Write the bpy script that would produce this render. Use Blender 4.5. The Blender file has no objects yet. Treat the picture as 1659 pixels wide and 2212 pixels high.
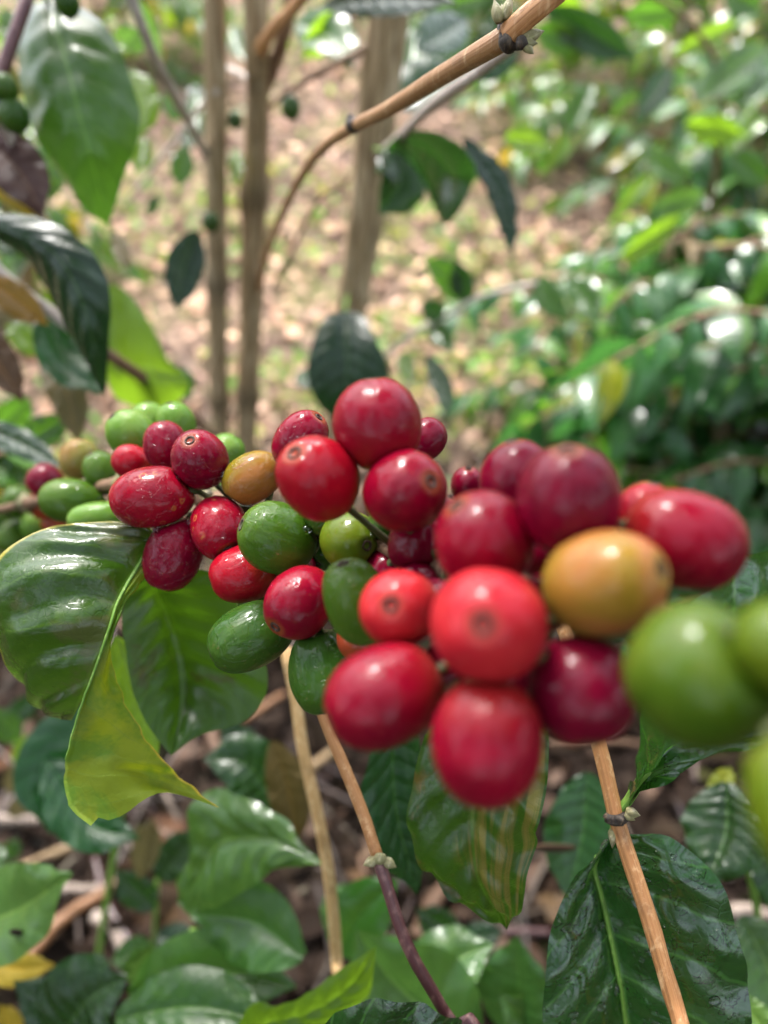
import bpy, math, random
from math import radians as rad, sin, cos, pi
from mathutils import Vector, Matrix, noise

C = bpy.context.scene
COL = C.collection
RND = random.Random(7)

# ------------------------------------------------------------------ camera
PITCH = rad(40.0)
CAMH = 0.62
FPX = 1597.0
CX, CY = 829.5, 1106.0
CAM = Vector((0, 0, CAMH))
FW = Vector((0, cos(PITCH), -sin(PITCH)))
UP = Vector((0, sin(PITCH), cos(PITCH)))
RT = Vector((1, 0, 0))
cd = bpy.data.cameras.new('camera')
cam = bpy.data.objects.new('camera', cd)
COL.objects.link(cam)
cam.location = CAM
cam.rotation_euler = (pi / 2 - PITCH, 0, 0)
cd.sensor_fit = 'VERTICAL'
cd.lens = 6.86
cd.sensor_height = 2 * 6.86 * CY / FPX
cd.sensor_width = cd.sensor_height * 0.75
cd.clip_start = 0.005
cd.clip_end = 500
cd.dof.use_dof = True
cd.dof.focus_distance = 0.162
cd.dof.aperture_fstop = 1.9
C.camera = cam

# ------------------------------------------------------------------ light
SUN_EL, SUN_ROT = rad(58), rad(-25)          # rotation measured from +Y
w = bpy.data.worlds.new('World')
C.world = w
w.use_nodes = True
nt = w.node_tree
nt.nodes.clear()
sky = nt.nodes.new('ShaderNodeTexSky')
sky.sky_type = 'NISHITA'
sky.sun_disc = False
sky.sun_elevation = SUN_EL
sky.sun_rotation = SUN_ROT
sky.air_density = 1.0
sky.dust_density = 4.0
sky.ozone_density = 0.6
bg = nt.nodes.new('ShaderNodeBackground')
bg.inputs[1].default_value = 0.145
wo = nt.nodes.new('ShaderNodeOutputWorld')
hs = nt.nodes.new('ShaderNodeHueSaturation')          # thin cloud: a paler sky
hs.inputs['Saturation'].default_value = 0.5
nt.links.new(sky.outputs[0], hs.inputs['Color'])
nt.links.new(hs.outputs[0], bg.inputs[0])
nt.links.new(bg.outputs[0], wo.inputs[0])
sd = bpy.data.lights.new('sun', 'SUN')
sd.energy = 1.5
sd.angle = rad(10)
sd.color = (1.0, 0.98, 0.95)
sun = bpy.data.objects.new('sun', sd)
COL.objects.link(sun)
S = Vector((sin(SUN_ROT) * cos(SUN_EL), cos(SUN_ROT) * cos(SUN_EL), sin(SUN_EL)))
sun.rotation_euler = (-S).to_track_quat('-Z', 'Y').to_euler()
sun.location = (0, 0, 5)
C.view_settings.view_transform = 'Standard'
C.view_settings.look = 'None'
C.view_settings.gamma = 1
C.view_settings.exposure = 2.3
try:
    C.cycles.max_bounces = 8
    C.cycles.transparent_max_bounces = 8
except Exception:
    pass

# ------------------------------------------------------------------ helpers
def P(px, py, z):
    """point seen at picture position px, py (1659 x 2212 frame), z millimetres deep"""
    z = z / 1000.0
    return CAM + FW * z + RT * ((px - CX) / FPX * z) - UP * ((py - CY) / FPX * z)

def pts(lst):
    return [P(*q) for q in lst]

def catmull(ps, n):
    m = len(ps)
    if m == 2:
        return [ps[0].lerp(ps[1], i / n) for i in range(n + 1)]
    # arc length parametrisation
    d = [0.0]
    for i in range(1, m):
        d.append(d[-1] + (ps[i] - ps[i - 1]).length)
    out = []
    for i in range(n + 1):
        s = d[-1] * i / n
        k = 0
        while k < m - 2 and s > d[k + 1]:
            k += 1
        t = (s - d[k]) / max(1e-9, d[k + 1] - d[k])
        p1, p2 = ps[k], ps[k + 1]
        p0 = ps[k - 1] if k > 0 else p1 + (p1 - p2)
        p3 = ps[k + 2] if k + 2 < m else p2 + (p2 - p1)
        out.append(0.5 * ((2 * p1) + (p2 - p0) * t + (2 * p0 - 5 * p1 + 4 * p2 - p3) * t * t
                          + (3 * p1 - p0 - 3 * p2 + p3) * t ** 3))
    return out

def interp(vals, t):
    x = t * (len(vals) - 1)
    k = min(int(x), len(vals) - 2)
    return vals[k] + (vals[k + 1] - vals[k]) * (x - k)

class MB:
    def __init__(s):
        s.v, s.f, s.uv, s.tint, s.mi = [], [], [], [], []
        s.smooth = True
    def vert(s, p, uv=(0, 0), tint=(1, 1, 1)):
        s.v.append(Vector(p)); s.uv.append(uv); s.tint.append(tint)
        return len(s.v) - 1
    def face(s, *ix, mi=0):
        s.f.append(ix); s.mi.append(mi)
    def grid(s, rows, uvs, tint=(1, 1, 1), mi=0):
        n = len(rows[0]); b = len(s.v)
        for r, u in zip(rows, uvs):
            for p, q in zip(r, u):
                s.vert(p, q, tint)
        for i in range(len(rows) - 1):
            for j in range(n - 1):
                a = b + i * n + j
                s.face(a, a + 1, a + n + 1, a + n, mi=mi)
    def tube(s, ps, rs, seg=10, tint=(1, 1, 1), cap=True, ridge=0.0, ridgen=7, mi=0, jit=0.0):
        n = len(ps); b = len(s.v)
        up = Vector((0.3, 0.2, 1)).normalized()
        t0 = (ps[1] - ps[0]).normalized()
        if abs(t0.dot(up)) > 0.9: up = Vector((1, 0.1, 0)).normalized()
        x = t0.cross(up).normalized()
        ln = 0
        for i in range(n):
            t = (ps[min(n - 1, i + 1)] - ps[max(0, i - 1)]).normalized()
            x = (x - t * x.dot(t)).normalized()
            y = t.cross(x)
            if i: ln += (ps[i] - ps[i - 1]).length
            for k in range(seg):
                a = 2 * pi * k / seg
                r = rs[i] * (1 + ridge * (sin(a * ridgen + 0.6 * sin(ln * 40)) * 0.6 + 0.4 * sin(a * (ridgen * 2 + 1) + ln * 25)))
                if jit: r *= 1 + jit * noise.noise(Vector((cos(a) * 1.5, sin(a) * 1.5, ln / max(rs[i], 1e-4) * 0.6)))
                s.vert(ps[i] + (x * cos(a) + y * sin(a)) * r, (k / seg, ln * 10), tint)
        for i in range(n - 1):
            for k in range(seg):
                k2 = (k + 1) % seg
                s.face(b + i * seg + k, b + i * seg + k2, b + (i + 1) * seg + k2, b + (i + 1) * seg + k, mi=mi)
        if cap:
            s.face(*[b + k for k in range(seg)][::-1], mi=mi)
            s.face(*[b + (n - 1) * seg + k for k in range(seg)], mi=mi)
    def ball(s, c, r, sc=(1, 1, 1), seg=10, rings=6, tint=(1, 1, 1), R=None, mi=0):
        b = len(s.v)
        for i in range(rings + 1):
            th = pi * i / rings
            for k in range(seg):
                a = 2 * pi * k / seg
                q = Vector((sin(th) * cos(a) * sc[0], sin(th) * sin(a) * sc[1], cos(th) * sc[2])) * r
                if R is not None: q = R @ q
                s.vert(c + q, (k / seg, i / rings), tint)
        for i in range(rings):
            for k in range(seg):
                k2 = (k + 1) % seg
                s.face(b + i * seg + k, b + (i + 1) * seg + k, b + (i + 1) * seg + k2, b + i * seg + k2, mi=mi)
    def build(s, name, mats, parent=None, origin=None):
        o = origin if origin is not None else Vector((0, 0, 0))
        if parent is not None and origin is None:
            o = Vector(parent.location)
            if parent.parent is not None: o = o + Vector(parent.parent.location)
        me = bpy.data.meshes.new(name)
        me.from_pydata([tuple(v - o) for v in s.v], [], s.f)
        if not isinstance(mats, (list, tuple)): mats = [mats]
        for m in mats: me.materials.append(m)
        uvl = me.uv_layers.new(name='UVMap')
        li = [0] * len(me.loops); me.loops.foreach_get('vertex_index', li)
        flat = []
        for i in li: flat.extend(s.uv[i])
        uvl.data.foreach_set('uv', flat)
        ca = me.color_attributes.new('tint', 'FLOAT_COLOR', 'POINT')
        flat = []
        for t in s.tint: flat.extend((t[0], t[1], t[2], 1))
        ca.data.foreach_set('color', flat)
        me.polygons.foreach_set('material_index', s.mi)
        if s.smooth: me.polygons.foreach_set('use_smooth', [True] * len(me.polygons))
        me.update()
        ob = bpy.data.objects.new(name, me)
        COL.objects.link(ob)
        if parent is not None: ob.parent = parent
        elif origin is not None: ob.location = o
        return ob

def tag(o, label=None, cat=None, group=None, kind=None):
    if label: o['label'] = label
    if cat: o['category'] = cat
    if group: o['group'] = group
    if kind: o['kind'] = kind
    return o

def thing(name, loc, label, cat, group=None):
    o = bpy.data.objects.new(name, None)
    COL.objects.link(o)
    o.empty_display_size = 0.02
    o.location = loc
    return tag(o, label, cat, group)

# ------------------------------------------------------------------ materials
def srgb(r, g, b):
    f = lambda c: (c / 255 / 12.92) if c / 255 <= 0.04045 else ((c / 255 + 0.055) / 1.055) ** 2.4
    return (f(r), f(g), f(b), 1)

class N:
    """small wrapper for writing node trees"""
    def __init__(s, name):
        s.m = bpy.data.materials.new(name); s.m.use_nodes = True
        s.t = s.m.node_tree; s.t.nodes.clear()
        s.out = s.t.nodes.new('ShaderNodeOutputMaterial')
    def n(s, ty, **kw):
        nd = s.t.nodes.new(ty)
        for k, v in kw.items():
            if k.startswith('i_'):
                key = k[2:].replace('_', ' ')
                s.set(nd.inputs[key], v)
            else:
                setattr(nd, k, v)
        return nd
    def set(s, inp, v):
        if isinstance(v, bpy.types.NodeSocket): s.t.links.new(v, inp)
        elif isinstance(v, bpy.types.Node): s.t.links.new(v.outputs[0], inp)
        else: inp.default_value = v
    def math(s, op, a, b=0.0, c=0.0, clamp=False):
        nd = s.t.nodes.new('ShaderNodeMath'); nd.operation = op; nd.use_clamp = clamp
        s.set(nd.inputs[0], a); s.set(nd.inputs[1], b); s.set(nd.inputs[2], c)
        return nd.outputs[0]
    def mix(s, f, a, b, blend='MIX'):
        nd = s.t.nodes.new('ShaderNodeMix'); nd.data_type = 'RGBA'; nd.blend_type = blend
        s.set(nd.inputs[0], f); s.set(nd.inputs[6], a); s.set(nd.inputs[7], b)
        return nd.outputs[2]
    def ss(s, v, lo, hi, a=0.0, b=1.0):
        nd = s.t.nodes.new('ShaderNodeMapRange'); nd.interpolation_type = 'SMOOTHSTEP'
        s.set(nd.inputs[0], v); nd.inputs[1].default_value = lo; nd.inputs[2].default_value = hi
        nd.inputs[3].default_value = a; nd.inputs[4].default_value = b
        return nd.outputs[0]
    def noise(s, vec, scale, detail=3.0, rough=0.55, dist=0.0):
        nd = s.t.nodes.new('ShaderNodeTexNoise')
        s.set(nd.inputs['Vector'], vec); nd.inputs['Scale'].default_value = scale
        nd.inputs['Detail'].default_value = detail; nd.inputs['Roughness'].default_value = rough
        nd.inputs['Distortion'].default_value = dist
        return nd.outputs[0]
    def mapping(s, vec, scale=(1, 1, 1), loc=(0, 0, 0)):
        nd = s.t.nodes.new('ShaderNodeMapping')
        s.set(nd.inputs[0], vec); nd.inputs[3].default_value = scale; nd.inputs[1].default_value = loc
        return nd.outputs[0]
    def bump(s, h, strength, dist, nrm=None):
        nd = s.t.nodes.new('ShaderNodeBump')
        nd.inputs['Strength'].default_value = strength; nd.inputs['Distance'].default_value = dist
        s.set(nd.inputs['Height'], h)
        if nrm is not None: s.set(nd.inputs['Normal'], nrm)
        return nd.outputs[0]

LEAF = {}
def leaf_mat(name, top, glow, rough=0.32, wet=0.0, blotch=None, blotch_amt=0.0, vein=None, transl=0.35,
             stripes=None, edge=None, quilt=0.5, coat=0.5, veinN=9):
    if name in LEAF: return LEAF[name]
    dk = 1.0 if name in ('litter_leaves', 'weed_leaves', 'crown_leaves', 'leaf_dead_brown') else .56
    top = (top[0] * dk * 1.15, top[1] * dk, top[2] * dk * .8, 1); glow = (glow[0] * .8, glow[1] * .75, glow[2] * .8, 1)
    m = N(name)
    tc = m.n('ShaderNodeTexCoord'); sep = m.n('ShaderNodeSeparateXYZ'); m.set(sep.inputs[0], tc.outputs['UV'])
    u, v = sep.outputs[0], sep.outputs[1]
    ob = tc.outputs['Object']
    au = m.math('ABSOLUTE', m.math('SUBTRACT', u, 0.5))
    wob = m.noise(ob, 60, 2)
    ph = m.math('ADD', m.math('SUBTRACT', m.math('MULTIPLY', v, float(veinN)), m.math('MULTIPLY', m.math('POWER', au, 1.3), 3.2)),
                m.math('MULTIPLY', wob, 0.5))
    fr = m.math('ABSOLUTE', m.math('SUBTRACT', m.math('FRACT', ph), 0.5))       # 0 at a vein
    lat = m.ss(fr, 0.0, 0.06, 1.0, 0.0)
    mid = m.ss(au, 0.008, 0.02, 1.0, 0.0)
    fine = m.n('ShaderNodeTexVoronoi', feature='DISTANCE_TO_EDGE'); m.set(fine.inputs['Vector'], ob); fine.inputs['Scale'].default_value = 450
    net = m.ss(fine.outputs[0], 0.0, 0.12, 1.0, 0.0)
    n1 = m.noise(ob, 35, 4); n2 = m.noise(ob, 160, 4)
    tint = m.n('ShaderNodeAttribute', attribute_name='tint').outputs['Color']
    dark = tuple(c * 0.62 for c in top[:3]) + (1,)
    col = m.mix(m.ss(n1, 0.3, 0.7), dark, top)
    yel = (top[0] * 1.9 + .004, top[1] * 1.45 + .004, top[2] * 0.8, 1)
    col = m.mix(m.ss(n2, 0.5, 0.8, 0, 0.5), col, yel)
    vc = vein or (min(1, top[0] * 2.6 + .02), min(1, top[1] * 2.0 + .03), top[2] * 1.8 + .005, 1)
    col = m.mix(m.math('MULTIPLY', lat, 0.30), col, vc)
    col = m.mix(m.math('MULTIPLY', net, 0.12), col, dark)
    col = m.mix(m.math('MULTIPLY', mid, 0.85), col, vc)
    if blotch:
        nb = m.noise(ob, 55, 5, 0.65, 0.3)
        mk = m.ss(nb, 0.62 - 0.25 * blotch_amt, 0.72 - 0.2 * blotch_amt)
        col = m.mix(m.math('MULTIPLY', mk, 0.75), col, blotch)
    if stripes:
        st = m.noise(m.mapping(tc.outputs['UV'], (9, 1.1, 1)), 1.0, 4, 0.6, .5)
        stm = m.math('MULTIPLY', m.ss(st, .47, .60, 0, .85), m.ss(m.math('ADD', u, m.math('MULTIPLY', m.math('SUBTRACT', n1, .5), .9)), .42, .62))
        col = m.mix(stm, col, stripes)
    if edge:
        col = m.mix(m.ss(m.math('ADD', au, m.math('MULTIPLY', n2, 0.02)), 0.49, 0.505), col, edge)
    col = m.mix(1.0, col, tint, 'MULTIPLY')
    # relief: sunken veins, quilting, fine grain
    h = m.math('MULTIPLY', m.ss(fr, 0.0, 0.35), quilt)
    h = m.math('ADD', h, m.math('MULTIPLY', m.ss(au, 0.0, 0.04), 0.6))
    h = m.math('ADD', h, m.math('MULTIPLY', net, -0.10))
    h = m.math('ADD', h, m.math('MULTIPLY', n2, 0.35))
    h = m.math('ADD', h, m.math('MULTIPLY', n1, 2.2))
    nrm = m.bump(h, 0.4, 0.001)
    rough_s = m.ss(n1, 0.2, 0.8, rough * 0.75, rough * 1.3)
    if wet:
        vo = m.n('ShaderNodeTexVoronoi', feature='SMOOTH_F1'); vo.inputs['Scale'].default_value = 330
        vo.inputs['Smoothness'].default_value = 0.35
        m.set(vo.inputs['Vector'], m.mix(0.012, ob, m.n('ShaderNodeTexNoise', i_Vector=ob, i_Scale=220.0).outputs[1]))
        sz = m.noise(ob, 120, 2)
        dr = m.ss(m.math('SUBTRACT', m.ss(sz, 0.35, 0.75, 0.0, 0.62), vo.outputs[0]), -0.02, 0.12)
        film = m.ss(m.noise(ob, 70, 3, 0.6, 0.6), 0.5, 0.6)
        wetm = m.math('MAXIMUM', dr, m.math('MULTIPLY', film, 0.5))
        nrm = m.bump(m.math('ADD', m.math('MULTIPLY', dr, 0.8), m.math('MULTIPLY', film, 0.4)), 0.9 * wet, 0.0012, nrm)
        rough_s = m.math('SUBTRACT', rough_s, m.math('MULTIPLY', wetm, rough * 0.6))
    p = m.n('ShaderNodeBsdfPrincipled')
    m.set(p.inputs['Base Color'], col); m.set(p.inputs['Roughness'], rough_s); m.set(p.inputs['Normal'], nrm)
    p.inputs['Specular IOR Level'].default_value = 0.04 if name == 'litter_leaves' else 0.3
    p.inputs['Coat Weight'].default_value = coat
    p.inputs['Coat Roughness'].default_value = 0.10 if wet or name == 'crown_leaves' else 0.2
    tr = m.n('ShaderNodeBsdfTranslucent')
    gcol = m.mix(m.math('MULTIPLY', lat, 0.4), glow, dark)
    if blotch: gcol = m.mix(m.math('MULTIPLY', mk, 0.6), gcol, tuple(c * 0.5 for c in blotch[:3]) + (1,))
    if stripes: gcol = m.mix(stm, gcol, stripes)
    m.set(tr.inputs[0], m.mix(1.0, gcol, tint, 'MULTIPLY'))
    mx = m.n('ShaderNodeMixShader'); mx.inputs[0].default_value = transl
    m.t.links.new(p.outputs[0], mx.inputs[1]); m.t.links.new(tr.outputs[0], mx.inputs[2])
    m.t.links.new(mx.outputs[0], m.out.inputs[0])
    LEAF[name] = m.m
    return m.m

L_MID = leaf_mat('leaf_mid_green', (.035, .135, .018, 1), (.16, .42, .03, 1))
L_DEEP = leaf_mat('leaf_deep_green', (.016, .070, .016, 1), (.06, .21, .02, 1), rough=.28, transl=.22, quilt=1.2)
L_BLUE = leaf_mat('leaf_blue_green', (.011, .050, .020, 1), (.03, .11, .02, 1), rough=.26, transl=.15, coat=.25, quilt=1.6)
L_LIME = leaf_mat('leaf_lime', (.10, .26, .012, 1), (.38, .72, .03, 1), rough=.4, transl=.5)
L_PALE = leaf_mat('leaf_pale_green', (.075, .21, .045, 1), (.20, .45, .06, 1), rough=.3, transl=.3)
L_UNDER = leaf_mat('leaf_underside_yellow', (.19, .31, .015, 1), (.50, .64, .02, 1), rough=.5, transl=.45, blotch=(.075, .20, .012, 1), blotch_amt=.7, vein=(.30, .40, .05, 1),
                   edge=(.45, .30, .03, 1), coat=.05, quilt=.2)
L_FOLD = leaf_mat('leaf_aged_glossy', (.045, .14, .012, 1), (.15, .36, .02, 1), rough=.26, wet=.12,
                  blotch=(.085, .085, .030, 1), blotch_amt=.6, edge=(.35, .30, .05, 1), transl=.25, quilt=1.1, coat=.5, veinN=7)
L_DARKT = leaf_mat('leaf_dark_translucent', (.022, .085, .006, 1), (.16, .40, .008, 1), rough=.4, transl=.3,
                   blotch=(.05, .035, .010, 1), blotch_amt=.2)
L_WET = leaf_mat('leaf_wet_dark', (.016, .100, .016, 1), (.04, .16, .02, 1), rough=.22, wet=1.0, transl=.12, coat=1.0,
                 vein=(.09, .26, .04, 1), quilt=.6, veinN=8)
L_STRIPE = leaf_mat('leaf_striped_yellowing', (.022, .085, .010, 1), (.10, .26, .01, 1), rough=.33, stripes=(.15, .125, .025, 1),
                    blotch=(.12, .07, .015, 1), blotch_amt=.05, transl=.3)
L_YEL = leaf_mat('leaf_yellow', (.42, .36, .03, 1), (.6, .5, .04, 1), rough=.5, transl=.4, coat=0)
L_PURPLE = leaf_mat('leaf_purple_brown', (.055, .022, .022, 1), (.10, .04, .03, 1), rough=.5, transl=.2, coat=0)
L_OLIVE = leaf_mat('leaf_olive_tan', (.16, .15, .07, 1), (.3, .28, .1, 1), rough=.5, transl=.35, coat=0)
L_DEAD = leaf_mat('leaf_dead_brown', (.055, .035, .022, 1), (.15, .08, .03, 1), rough=.75, transl=.15, coat=0)
L_CROWN = leaf_mat('crown_leaves', (.032, .105, .024, 1), (.13, .34, .04, 1), rough=.24, transl=.28, coat=.5)
L_LITTER = leaf_mat('litter_leaves', (.62, .50, .47, 1), (.55, .45, .38, 1), rough=.7, transl=.1, coat=0)

def bark(name, a, b, c, rough=0.7, scale=90, stretch=0.12, bumpd=0.002, spec=.3):
    m = N(name); tc = m.n('ShaderNodeTexCoord'); ob = tc.outputs['Object']
    uvv = m.mapping(tc.outputs['UV'], (14, 1.2, 1))
    s1 = m.noise(uvv, 2.0, 5, .6, .3)
    s2 = m.noise(m.mapping(ob, (1, 1, stretch)), scale * 2, 5, .65)
    s3 = m.noise(ob, scale * .35, 3)
    col = m.mix(m.ss(s1, .35, .65), a, b)
    col = m.mix(m.ss(s2, .5, .72), col, c)
    col = m.mix(m.ss(s3, .55, .75, 0, .55), col, tuple(x * .45 for x in b[:3]) + (1,))
    col = m.mix(1.0, col, m.n('ShaderNodeAttribute', attribute_name='tint').outputs['Color'], 'MULTIPLY')
    p = m.n('ShaderNodeBsdfPrincipled'); m.set(p.inputs['Base Color'], col)
    p.inputs['Roughness'].default_value = rough; p.inputs['Specular IOR Level'].default_value = spec
    m.set(p.inputs['Normal'], m.bump(m.math('ADD', s1, m.math('MULTIPLY', s2, .8)), .7, bumpd))
    m.t.links.new(p.outputs[0], m.out.inputs[0])
    return m.m

B_TRUNK = bark('trunk_bark', (.46, .34, .20, 1), (.17, .11, .055, 1), (.66, .53, .36, 1), scale=70)
B_TAN = bark('tan_twig_bark', (.50, .24, .09, 1), (.36, .15, .05, 1), (.66, .40, .20, 1), rough=.5, scale=260, bumpd=.0005, spec=.5)
B_BROWN = bark('brown_twig_bark', (.24, .14, .08, 1), (.13, .07, .045, 1), (.38, .25, .16, 1), rough=.55, scale=200, bumpd=.0006)
B_STRAW = bark('straw_twig_bark', (.62, .46, .26, 1), (.42, .27, .12, 1), (.75, .62, .42, 1), rough=.55, scale=240, bumpd=.0005)
B_PLUM = bark('plum_twig_bark', (.13, .045, .045, 1), (.07, .022, .028, 1), (.26, .13, .11, 1), rough=.35, scale=260, bumpd=.0003, spec=.6)
B_GREY = bark('pale_twig_bark', (.52, .45, .40, 1), (.36, .29, .25, 1), (.7, .65, .6, 1), rough=.6, scale=150, bumpd=.0006)
B_GREEN = bark('green_stalk', (.16, .30, .04, 1), (.08, .18, .03, 1), (.25, .38, .09, 1), rough=.4, scale=400, bumpd=.0002)
B_DARK = bark('dark_node', (.045, .028, .018, 1), (.014, .010, .008, 1), (.14, .09, .05, 1), rough=.6, scale=500, bumpd=.0005, spec=.6)
B_BUD = bark('pale_bud', (.30, .30, .14, 1), (.20, .16, .08, 1), (.50, .44, .30, 1), rough=.45, scale=500, bumpd=.0004)

B_STALK = bark('cherry_stalk', (.06, .10, .02, 1), (.05, .035, .02, 1), (.12, .14, .04, 1), rough=.4, scale=500, bumpd=.0003)
CH = {}
def cherry_mat(name, base, second, amt=0.35, streak=None, wet=0.4, halo=(.25, .09, .02, 1), spots=None, rough=.34, sss=.10, ridg=0.0, blush=None, base_end=None):
    kr = .46 if base[0] > base[1] * 5 else .47
    base = tuple(c * kr for c in base[:3]) + (1,); second = tuple(c * kr for c in second[:3]) + (1,)
    if base[0] > base[1] * 8: base = (base[0], base[1], base[2] * 1.0, 1); second = (second[0], second[1], second[2] * 1.0, 1)
    if spots: spots = tuple(c * .7 for c in spots[:3]) + (1,)
    if blush: blush = tuple(c * .7 for c in blush[:3]) + (1,)
    m = N(name); tc = m.n('ShaderNodeTexCoord'); g = tc.outputs['Object']
    oi = m.n('ShaderNodeObjectInfo')
    off = m.n('ShaderNodeVectorMath', operation='ADD'); m.set(off.inputs[0], g)
    cmb = m.n('ShaderNodeCombineXYZ'); m.set(cmb.inputs[0], oi.outputs['Random']); m.set(cmb.inputs[1], m.math('MULTIPLY', oi.outputs['Random'], 3.7))
    m.set(off.inputs[1], cmb.outputs[0]); q = off.outputs[0]
    n1 = m.noise(q, 95, 3, .5, .5); n2 = m.noise(q, 420, 4, .6)
    col = m.mix(m.ss(n1, .5 - amt * .5, .8 - amt * .3, 0, .85), base, second)
    col = m.mix(m.ss(n2, .55, .75, 0, .25), col, tuple(min(1, c * 1.6 + .01) for c in base[:3]) + (1,))
    sep = m.n('ShaderNodeSeparateXYZ'); m.set(sep.inputs[0], m.n('ShaderNodeVectorMath', operation='NORMALIZE', i_Vector=None).outputs[0] if False else g)
    nv = m.n('ShaderNodeVectorMath', operation='NORMALIZE'); m.set(nv.inputs[0], g)
    sz = m.n('ShaderNodeSeparateXYZ'); m.set(sz.inputs[0], nv.outputs[0])
    if streak:
        st = m.noise(m.mapping(q, (1, 1, .12)), 520, 4, .6, .8)
        col = m.mix(m.math('MULTIPLY', m.ss(st, .52, .62), .75), col, streak)
    if blush:
        col = m.mix(m.math('MULTIPLY', m.ss(m.math('ADD', sz.outputs[0], m.math('MULTIPLY', n1, .8)), .3, 1.1), .9), col, blush)
    if spots:
        vs = m.n('ShaderNodeTexVoronoi'); m.set(vs.inputs['Vector'], q); vs.inputs['Scale'].default_value = 330
        ring = m.ss(m.math('ABSOLUTE', m.math('SUBTRACT', vs.outputs[0], m.math('MULTIPLY', n2, .5))), .02, .1, 1, 0)
        reg = m.ss(m.noise(q, 150, 2), .52, .62)
        col = m.mix(m.math('MULTIPLY', m.math('MULTIPLY', ring, reg), .7), col, spots)
    if base_end:
        col = m.mix(m.math('MULTIPLY', m.ss(m.math('ADD', m.math('MULTIPLY', sz.outputs[2], -1), m.math('MULTIPLY', m.math('SUBTRACT', n1, .5), 2.0)), -.1, 1.1), .8), col, base_end)
    sc_ = m.noise(q, 900, 3, .7)
    col = m.mix(m.math('MULTIPLY', m.ss(sc_, .63, .72), m.ss(n1, .45, .6, 0, .35)), col, (.30, .14, .08, 1))
    # browner skin round the scar
    hz = m.ss(m.math('ADD', sz.outputs[2], m.math('MULTIPLY', m.math('SUBTRACT', n2, .5), .03)), .93, .985)
    col = m.mix(m.math('MULTIPLY', hz, .38), col, halo)
    p = m.n('ShaderNodeBsdfPrincipled'); m.set(p.inputs['Base Color'], col)
    m.set(p.inputs['Roughness'], m.ss(n1, .3, .7, rough * .8, rough * 1.3))
    p.inputs['Subsurface Weight'].default_value = sss
    p.inputs['Subsurface Radius'].default_value = (1.0, .25, .15)
    p.inputs['Subsurface Scale'].default_value = .0022
    p.inputs['Specular IOR Level'].default_value = .06
    h = m.math('ADD', m.math('MULTIPLY', n1, .8), m.math('MULTIPLY', n2, .12))
    nrm = m.bump(h, .35, .0012)
    if ridg:
        rb = m.noise(m.mapping(q, (1, 1, .2)), 330, 2, .5)
        nrm = m.bump(rb, ridg, .001, nrm)
    wf = m.noise(q, 190, 3, .5, 1.2)
    film = m.ss(wf, .47, .54)
    vo = m.n('ShaderNodeTexVoronoi', feature='SMOOTH_F1'); m.set(vo.inputs['Vector'], q); vo.inputs['Scale'].default_value = 620
    dr = m.math('MULTIPLY', m.ss(vo.outputs[0], .12, .3, 1, 0), m.ss(m.noise(q, 260, 1), .5, .6))
    cn = m.bump(m.math('ADD', m.math('MULTIPLY', film, .7), m.math('MULTIPLY', dr, .8)), wet, .0009, nrm)
    p.inputs['Coat Weight'].default_value = .34
    p.inputs['Coat Roughness'].default_value = .1
    m.set(p.inputs['Coat Roughness'], m.math('SUBTRACT', .10, m.math('MULTIPLY', film, .08 * min(1, wet * 2))))
    m.set(p.inputs['Coat Normal'], cn)
    m.set(p.inputs['Normal'], nrm)
    m.t.links.new(p.outputs[0], m.out.inputs[0])
    CH[name] = m.m
    return m.m

cherry_mat('crimson', (.46, .002, .030, 1), (.24, .001, .020, 1), wet=.15, base_end=(.24, .012, .010, 1))
cherry_mat('crimson_wet', (.50, .005, .028, 1), (.28, .003, .022, 1), wet=.7, spots=(.45, .14, .04, 1), rough=.26)
cherry_mat('maroon', (.34, .003, .036, 1), (.17, .002, .022, 1), wet=.1)
cherry_mat('maroon_wet', (.40, .004, .034, 1), (.22, .002, .026, 1), wet=.7, rough=.26)
cherry_mat('scarlet', (.60, .006, .024, 1), (.42, .004, .022, 1), wet=.25, base_end=(.34, .04, .012, 1))
cherry_mat('coral', (.92, .040, .050, 1), (.74, .015, .036, 1), base_end=(.30, .09, .015, 1), wet=.05, rough=.42, halo=(.22, .06, .03, 1))
cherry_mat('orange', (.55, .10, .03, 1), (.45, .05, .03, 1), wet=.1)
cherry_mat('amber', (.48, .30, .025, 1), (.78, .26, .09, 1), amt=.5, base_end=(.16, .14, .008, 1), wet=.05, rough=.36, halo=(.22, .22, .03, 1), blush=(.46, .11, .03, 1))
cherry_mat('amber_wet', (.34, .30, .018, 1), (.42, .20, .02, 1), wet=.6, streak=(.14, .06, .015, 1), blush=(.36, .13, .03, 1))
cherry_mat('amber_pale', (.36, .32, .07, 1), (.45, .20, .06, 1), wet=.2)
cherry_mat('green', (.075, .175, .012, 1), (.14, .26, .025, 1), wet=.35, halo=(.05, .08, .02, 1), ridg=.35)
cherry_mat('green_dark', (.045, .130, .016, 1), (.09, .19, .02, 1), wet=.6, halo=(.04, .06, .02, 1), ridg=.5)
cherry_mat('green_light', (.17, .36, .035, 1), (.27, .45, .07, 1), wet=.3, halo=(.05, .08, .02, 1))
cherry_mat('green_olive', (.15, .25, .012, 1), (.20, .26, .012, 1), wet=.15, halo=(.06, .07, .02, 1))
cherry_mat('green_front', (.09, .185, .010, 1), (.16, .25, .018, 1), wet=.05, rough=.34, halo=(.06, .08, .02, 1))

# ------------------------------------------------------------------ ground
def hgt(x, y):
    r = max(0.0, y - 1.05)
    z = 0.27 * r * r / (r + .5)
    z = z if z < 5 else 5 + (z - 5) * .2
    z += .012 * noise.noise(Vector((x * 2.3, y * 2.3, 1))) + .02 * noise.noise(Vector((x * .7, y * .7, 5)))
    return z

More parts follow.
